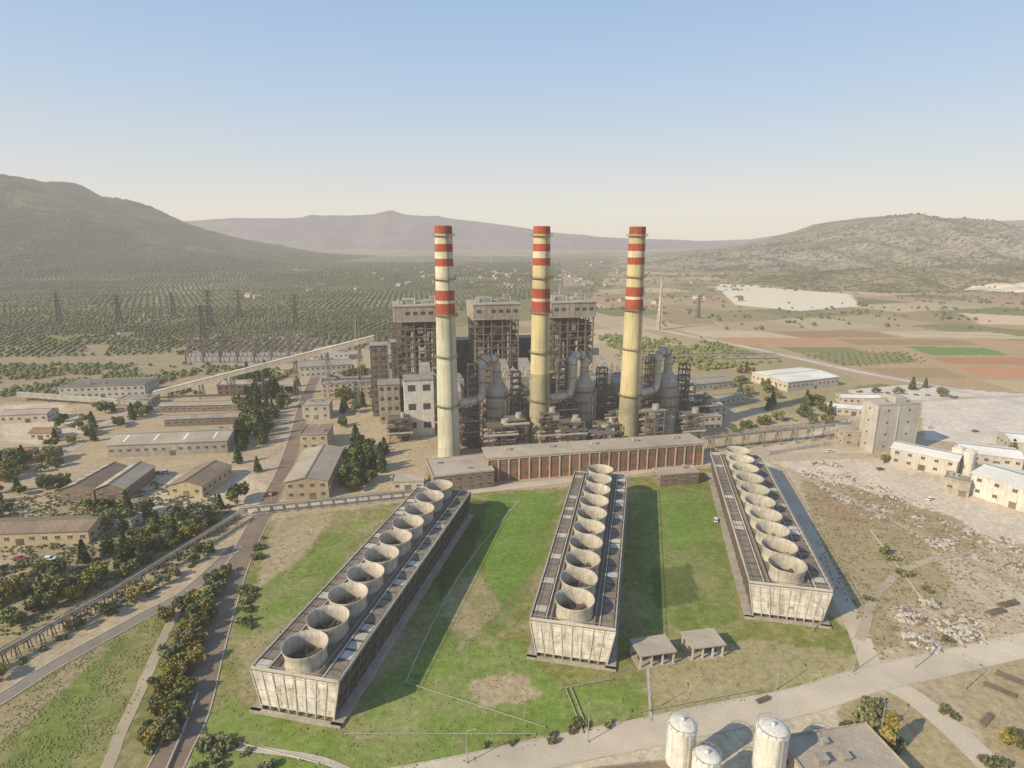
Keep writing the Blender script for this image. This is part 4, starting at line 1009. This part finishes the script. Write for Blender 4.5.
# ------------------------------------------------------------ trees
def crown(kind,seed):
    R=np.random.default_rng(seed)
    if kind=='broad':
        n=1000; L=9; cs=R.normal(0,1,(L,3))*np.array([1.6,1.6,.9])+np.array([0,0,4.4]); rs=R.uniform(1.2,2.1,L)
        k=R.integers(0,L,n); d=R.normal(0,1,(n,3)); d/=np.linalg.norm(d,axis=1)[:,None]; P=cs[k]+d*(rs[k]*R.uniform(.55,1.05,n))[:,None]; s=R.uniform(.28,.6,n)
    elif kind=='conifer':
        n=1000; z=R.uniform(0,1,n)**1.25; rr=(1-z)**.75*3.0*(.75+.25*np.sin(z*40))*R.uniform(.35,1.05,n); a=R.uniform(0,6.28,n); P=np.stack([rr*np.cos(a),rr*np.sin(a),1.2+z*9.8],1); s=R.uniform(.3,.65,n)
    elif kind=='cypress':
        n=600; z=R.uniform(0,1,n); rr=np.sin(np.clip(z*.93+.07,0,1)*math.pi)**.6*1.3*R.uniform(.4,1.05,n); a=R.uniform(0,6.28,n); P=np.stack([rr*np.cos(a),rr*np.sin(a),.8+z*9],1); s=R.uniform(.25,.5,n)
    else:
        n=420; L=6; cs=R.normal(0,1,(L,3))*np.array([.9,.9,.25])+np.array([0,0,.9]); rs=R.uniform(.6,1.0,L)
        k=R.integers(0,L,n); d=R.normal(0,1,(n,3)); d/=np.linalg.norm(d,axis=1)[:,None]; P=cs[k]+d*(rs[k]*R.uniform(.5,1.05,n))[:,None]; P[:,2]=np.abs(P[:,2]); s=R.uniform(.18,.4,n)
    u=R.normal(0,1,(n,3)); u/=np.linalg.norm(u,axis=1)[:,None]; w_=R.normal(0,1,(n,3)); v=np.cross(u,w_); v/=np.linalg.norm(v,axis=1)[:,None]
    u*=s[:,None]; v*=s[:,None]*.8
    V=np.concatenate([P-u-v,P+u-v,P+u+v,P-u+v]); i=np.arange(n); Q=np.stack([i,i+n,i+2*n,i+3*n],1)
    return V,Q
def trunk(kind,seed):
    R=random.Random(seed); m=MB(); h={'broad':4.5,'conifer':9.5,'cypress':8,'bush':.8}[kind]; r={'broad':.28,'conifer':.22,'cypress':.18,'bush':.08}[kind]
    m.cyl((0,0,-.1),(0.05,0.05,h),r,r*.25,8)
    for k in range(5):
        a=R.uniform(0,6.28); z=h*R.uniform(.4,.85); l=h*.28; m.cyl((0,0,z),(l*math.cos(a),l*math.sin(a),z+l*.6),r*.4,r*.12,5)
    return m
FO={'broad':F_broad,'conifer':F_con,'cypress':F_yel,'bush':F_olive}
TM={}
for k in FO:
    for s in range(4):
        V,Q=crown(k,100+s); cm=fastmesh("crown",V,Q,[FO[k]])
        tm=trunk(k,s); t=bpy.data.meshes.new("trunk"); t.from_pydata(tm.v,[],tm.f); t.materials.append(M_bark); TM[(k,s)]=(cm,t)
        if k=='broad':
            c2=cm.copy(); c2.materials.clear(); c2.materials.append(F_olive); TM[('olive',s)]=(c2,t)
            c3=cm.copy(); c3.materials.clear(); c3.materials.append(F_yel); TM[('autumn',s)]=(c3,t)
META={'broad':("broadleaf_tree","green broadleaf tree beside the plant roads"),'olive':("olive_tree","grey-green olive tree on dry ground"),'autumn':("broadleaf_tree","yellowing broadleaf tree near the road"),'conifer':("conifer_tree","dark conifer beside plant buildings"),'cypress':("cypress_tree","narrow yellow-green cypress by the road"),'bush':("bush","low grey-green shrub on dry ground")}
TC={}
def tree(u,v,kind,sc=1.0,xy=None):
    p=G(u,v) if xy is None else Vector((*xy,0)); s=random.randrange(4); cm,tm=TM[(kind,s)]; n,l=META[kind]
    T=thing(n,l,"bush" if kind=='bush' else "tree",(p.x,p.y,0),random.uniform(0,6.28),"shrubs on the plant grounds" if kind=='bush' else "trees around the power plant")
    k=sc*random.uniform(.65,1.3); T.scale=(k*random.uniform(.9,1.2),k*random.uniform(.9,1.2),k)
    link("trunk",tm,T); link("crown",cm,T); TC[n]=TC.get(n,0)+1
def line(px,step,kinds,sc=1.0,jit=1.5):
    P=[G(u,v) for u,v in px]
    for a,b in zip(P[:-1],P[1:]):
        n=max(1,int((b-a).length/step))
        for i in range(n):
            q=a.lerp(b,(i+random.random()*.6)/n); tree(0,0,random.choice(kinds),sc,(q.x+random.uniform(-jit,jit),q.y+random.uniform(-jit,jit)))
def scat(px,n,kinds,sc=1.0):
    P=[tuple(G(u,v)[:2]) for u,v in px]; xs=[p[0] for p in P];ys=[p[1] for p in P]; c=0;t=0
    while c<n and t<n*40:
        t+=1; x=random.uniform(min(xs),max(xs));y=random.uniform(min(ys),max(ys))
        if inpoly(np.array([x]),np.array([y]),P)[0]: tree(0,0,random.choice(kinds),sc,(x,y)); c+=1
B_=['broad','olive','olive','autumn','conifer','broad']; C_=['conifer','conifer','broad']
line([(0,634),(30,618),(110,573),(175,538),(228,508)],4.6,B_,.85,2.5)
line([(-10,604),(60,576),(120,548),(205,512)],5,B_,.85,3)
line([(-20,690),(60,642),(130,604),(225,545)],5,['bush','olive','bush','broad','autumn'],.6,1.5)
scat([(60,590),(160,530),(215,520),(165,560),(90,600)],26,B_,.85)
scat([(160,625),(228,570),(205,640),(176,735),(140,765),(158,680)],72,['olive','broad','autumn','olive','bush','bush'],.6)
scat([(175,518),(240,500),(232,522),(190,535)],10,B_,.9)
scat([(238,380),(266,375),(282,400),(266,440),(258,488),(234,488)],62,C_,1.1)
scat([(345,450),(384,446),(386,484),(345,494)],26,C_,1.15)
scat([(335,380),(372,372),(380,412),(335,430)],26,C_,1.05)
scat([(270,400),(298,385),(292,410),(275,420)],12,C_,.9)
scat([(-20,465),(60,450),(66,495),(-20,530)],34,B_,.85)
scat([(90,508),(150,508),(140,540),(95,545)],16,B_,.85)
scat([(-40,570),(50,565),(40,600),(-40,620)],18,['olive','bush','broad'],.8)
scat([(60,408),(150,412),(105,440),(50,450)],24,B_,.85)
scat([(205,440),(245,430),(245,455),(232,456)],8,C_,.8)
scat([(798,402),(830,398),(832,420),(800,424)],9,C_,1.0)
scat([(735,365),(790,392),(770,412),(735,400)],20,B_,.8)
line([(730,432),(780,420),(835,425)],6,['olive','bush','broad'],.75)
line([(860,392),(960,398)],8,['bush','olive'],.8)
scat([(840,712),(900,700),(905,745),(850,745)],10,['bush'],1.0)
tree(886,752,'cypress',1.25); tree(893,744,'bush',1.2)
for u,v,k,s in [(1005,742,'autumn',.6),(1018,745,'broad',.6),(998,765,'bush',1.2),(950,715,'bush',1.1),(885,555,'olive',.6),(893,560,'bush',1.2),(905,575,'bush',1),(870,600,'bush',.9),(925,590,'bush',.8),(945,640,'bush',.9),(915,460,'conifer',.5),(906,465,'conifer',.45),(884,463,'broad',.5),(925,388,'conifer',.8),(912,390,'conifer',.8),(1012,455,'conifer',.7),(415,372,'conifer',1)]: tree(u,v,k,s)
scat([(200,735),(300,765),(280,785),(190,785)],14,['bush'],.9)
scat([(238,610),(253,560),(266,530),(248,640)],14,['bush'],.8)
scat([(480,745),(560,728),(620,712),(640,720),(560,742)],8,['bush'],.6)
print("TREES",TC)
OV=np.array([(1,0,0),(0,1,0),(-1,0,0),(0,-1,0),(0,0,1.0),(0,0,-.6)],float)
OT=np.array([(0,1,4),(1,2,4),(2,3,4),(3,0,4),(1,0,5),(2,1,5),(3,2,5),(0,3,5)])
def blobs(name,label,P,S,m,flat=.8):
    q=((P[:,0]-610)/190)**2+((P[:,1]-1310)/150)**2>1; P=P[q]; S=S[q]
    n=len(P); a=rng.uniform(0,6.28,n); c,s=np.cos(a),np.sin(a)
    V=OV[None]*(1+rng.uniform(-.3,.3,(n,6,1)))*S[:,None,None]; X=V[:,:,0]*c[:,None]-V[:,:,1]*s[:,None]; Y=V[:,:,0]*s[:,None]+V[:,:,1]*c[:,None]
    V=np.stack([X+P[:,0:1],Y+P[:,1:2],V[:,:,2]*flat+(S*.55)[:,None]+P[:,2:3]],2).reshape(-1,3)
    T=(OT[None]+np.arange(n)[:,None,None]*6).reshape(-1,3); me=fastmesh(name,V,T,[m]); o=link(name,me); o["kind"]="stuff"; o["label"]=label; return o
def pix_scatter(px,n):
    P=[tuple(G(u,v)[:2]) for u,v in px]; xs=[p[0] for p in P];ys=[p[1] for p in P]
    x=rng.uniform(min(xs),max(xs),n*6); y=rng.uniform(min(ys),max(ys),n*6); k=inpoly(x,y,P); x=x[k][:n];y=y[k][:n]
    return x,y
def grove(name,label,px,n,smin,smax,m=F_far,th=-.1,row=None,sc=160):
    x,y=pix_scatter(px,n*2)
    if row: 
        # orchard blocks, each block planted in rows with its own direction
        bx=np.floor(x/420+.3*fbm(x,y,900,2)); by=np.floor(y/360+.3*fbm(x,y,900,3)); an=(np.abs(np.sin(bx*7.1+by*3.7)*91.7)%1)*.9-.2
        ca,sa=np.cos(an),np.sin(an); u=np.round((x*ca+y*sa)/row); v=np.round((-x*sa+y*ca)/row)
        key=np.stack([bx,by,u,v],1); _,ix=np.unique(key,axis=0,return_index=True); rng.shuffle(ix)
        u=u[ix]*row+rng.normal(0,row*.07,len(ix)); v=v[ix]*row+rng.normal(0,row*.07,len(ix)); ca=ca[ix];sa=sa[ix]; x=u*ca-v*sa;y=u*sa+v*ca
    f=fbm(x,y,sc,9)+.5*fbm(x,y,sc*3.3,4)+rng.normal(0,.08,len(x)); k=f>th; x=x[k][:n];y=y[k][:n]
    P=np.stack([x,y,np.zeros_like(x)],1); blobs(name,label,P,rng.uniform(smin,smax,len(x)),m)
grove("olive_grove","olive groves planted in rows before the mountain",[(-120,278),(560,276),(560,290),(400,330),(-120,334)],70000,2.6,4.2,th=-.55,sc=260,row=11)
grove("olive_grove","distant olive groves at the foot of the mountain",[(-300,263),(560,263),(560,277),(-300,279)],30000,4,7,th=-.25,sc=400)
grove("olive_grove","closer olive grove and scrub beyond the plant",[(-200,328),(420,322),(400,350),(-200,362)],7500,1.8,3.4,th=-.35,row=8)
grove("woodland","scattered trees and hedges in the valley",[(420,256),(1100,270),(1300,330),(640,330),(560,300)],7000,2.0,4.5,th=.15)
grove("tree_belt","low trees around the western yards",[(-200,365),(220,365),(300,372),(240,395),(-200,400)],1500,1.8,3.2,F_broad,-.2)
grove("orchard","young orchard beside the main road",[(800,354),(905,352),(925,362),(845,366)],700,.9,1.6,F_olive,-9,row=9)
grove("tree_belt","scrubby trees behind the plant",[(590,335),(700,338),(780,362),(700,372),(640,365)],600,1.6,3.2,F_broad,-.1)
def hilltrees(V,n,s0,s1,lab,th=-.1,jmax=.5,m=F_far):
    ny,nx,_=V.shape; j=rng.uniform(.02,jmax,n)*(ny-2); i=rng.uniform(0,1,n)*(nx-2); j0=j.astype(int);i0=i.astype(int); fj=(j-j0)[:,None];fi=(i-i0)[:,None]
    P=(V[j0,i0]*(1-fi)+V[j0,i0+1]*fi)*(1-fj)+(V[j0+1,i0]*(1-fi)+V[j0+1,i0+1]*fi)*fj
    k=(fbm(P[:,0],P[:,1],420,3)>th)&(P[:,2]>-1); P=P[k]; P[:,2]-=.8; blobs("woodland",lab,P,rng.uniform(s0,s1,len(P)),m)
hilltrees(VL[:, 215:],48000,4,8.5,"pine and olive woodland on the mountain slope",-.45,.40,F_pine)
hilltrees(VR,16000,3.5,6.5,"scrub trees dotted over the rocky hill",.0,.5)
hilltrees(VF,4000,2.2,4.0,"scrub trees dotted over the foothill",.0,.6)
def weeds(px,n,s0,s1,lab,m):
    x,y=pix_scatter(px,n*2); k=fbm(x,y,18,11)>-.15; x=x[k][:n];y=y[k][:n]; blobs("ground_cover",lab,np.stack([x,y,np.full(len(x),-.05)],1),rng.uniform(s0,s1,len(x)),m,.6)
weeds([(240,560),(330,515),(480,495),(715,470),(745,480),(800,590),(860,640),(860,675),(560,742),(420,775),(190,775)],8000,.10,.30,"weeds and tufts in the rough grass",F_weed)
weeds([(800,480),(900,500),(1024,560),(1024,640),(880,660),(820,560)],2600,.15,.5,"dry weeds on bare ground",F_olive)
weeds([(-60,740),(60,668),(170,606),(140,690),(100,775),(-60,800)],3000,.12,.3,"dry weeds on the embankment",F_weed)
weeds([(0,500),(150,480),(240,500),(150,600),(0,640)],4500,.2,.9,"undergrowth below the trees",F_olive)
def rubble(px,n,s0,s1,th=.1):
    x,y=pix_scatter(px,n*3); k=fbm(x,y,25,12)>th; x=x[k][:n];y=y[k][:n]; mb=MB()
    for a,b in zip(x,y):
        s=random.uniform(s0,s1)*random.random()**.5; mb.box(a,b,s*.15,s*random.uniform(.6,1.6),s*random.uniform(.5,1.2),s*random.uniform(.3,.6),random.choice([0,0,1,1]),random.uniform(0,3))
    # low heaps of broken concrete and spoil
    for h_ in range(26):
        if len(x)==0: break
        q=random.randrange(len(x)); R_=random.uniform(1.5,4)
        for k2 in range(40):
            rr=R_*random.random()**.6; aa=random.uniform(0,6.28); s=random.uniform(.4,1.3); z=(R_-rr)*.35
            mb.box(x[q]+rr*math.cos(aa),y[q]+rr*math.sin(aa),z,s,s*.8,s*.6,random.choice([0,0,1]),random.uniform(0,3))
    o=mk("rubble",mb,[M_pale,M_brown]); o["kind"]="stuff"; o["label"]="broken concrete rubble scattered on bare earth"
rubble([(790,465),(830,462),(960,520),(1024,545),(1024,575),(930,545),(850,510)],1500,.3,1.2,.05)
rubble([(890,606),(960,600),(985,640),(905,655)],150,.3,.8)
hm=[]
for wm,rm in ((M_cream,M_tile),(M_conc,M_tile),(M_pale,M_rf_beige),(M_cream,M_rf_grey)):
    m=MB(); m.box(0,0,3,12,9,6); m.add([(-6.5,-5,6),(6.5,-5,6),(6.5,5,6),(-6.5,5,6),(-6.5,0,8.6),(6.5,0,8.6)],[(0,1,5,4),(2,3,4,5),(1,2,5),(3,0,4),(0,3,2,1)],1)
    for xx in (-3.5,0,3.5): m.box(xx,-4.55,3.2,1.3,.15,1.5,2)
    me=bpy.data.meshes.new("house"); me.from_pydata(m.v,[],m.f); [me.materials.append(q) for q in (wm,rm,M_glass)]; me.polygons.foreach_set('material_index',m.m); hm.append(me)
for i in range(88):
    if i<66: u=random.gauss(500,55); v=random.uniform(262,288)
    elif i<80: u=random.uniform(600,760); v=random.uniform(268,305)
    else: u=random.uniform(100,400); v=random.uniform(275,300)
    p=G(u,v); o=link("house",random.choice(hm),None,(p.x,p.y,0),random.uniform(0,3),None); k=random.uniform(.8,1.35); o.scale=(k,k,k)
    tag(o,"small pale village house with pitched roof","house","village houses in the valley")
def wall(px,h,label):
    P=[G(u,v) for u,v in px]; m=MB()
    for a,b in zip(P[:-1],P[1:]):
        d=b-a; m.box((a.x+b.x)/2,(a.y+b.y)/2,h/2,d.length,.3,h,0,math.atan2(d.y,d.x))
        n=int(d.length/5)
        for k in range(n+1):
            q=a.lerp(b,k/max(n,1)); m.box(q.x,q.y,h/2+.1,.45,.45,h+.2,1,math.atan2(d.y,d.x))
    tag(mk("boundary_wall",m,[M_pale,M_conc]),label,"wall")
wall([(770,455),(830,445),(862,442)],2.2,"pale boundary wall of the works yard")
wall([(920,455),(960,468)],2.0,"pale low wall beside factory hall")
wall([(165,775),(182,735),(198,695)],.8,"low concrete wall beside the access road")
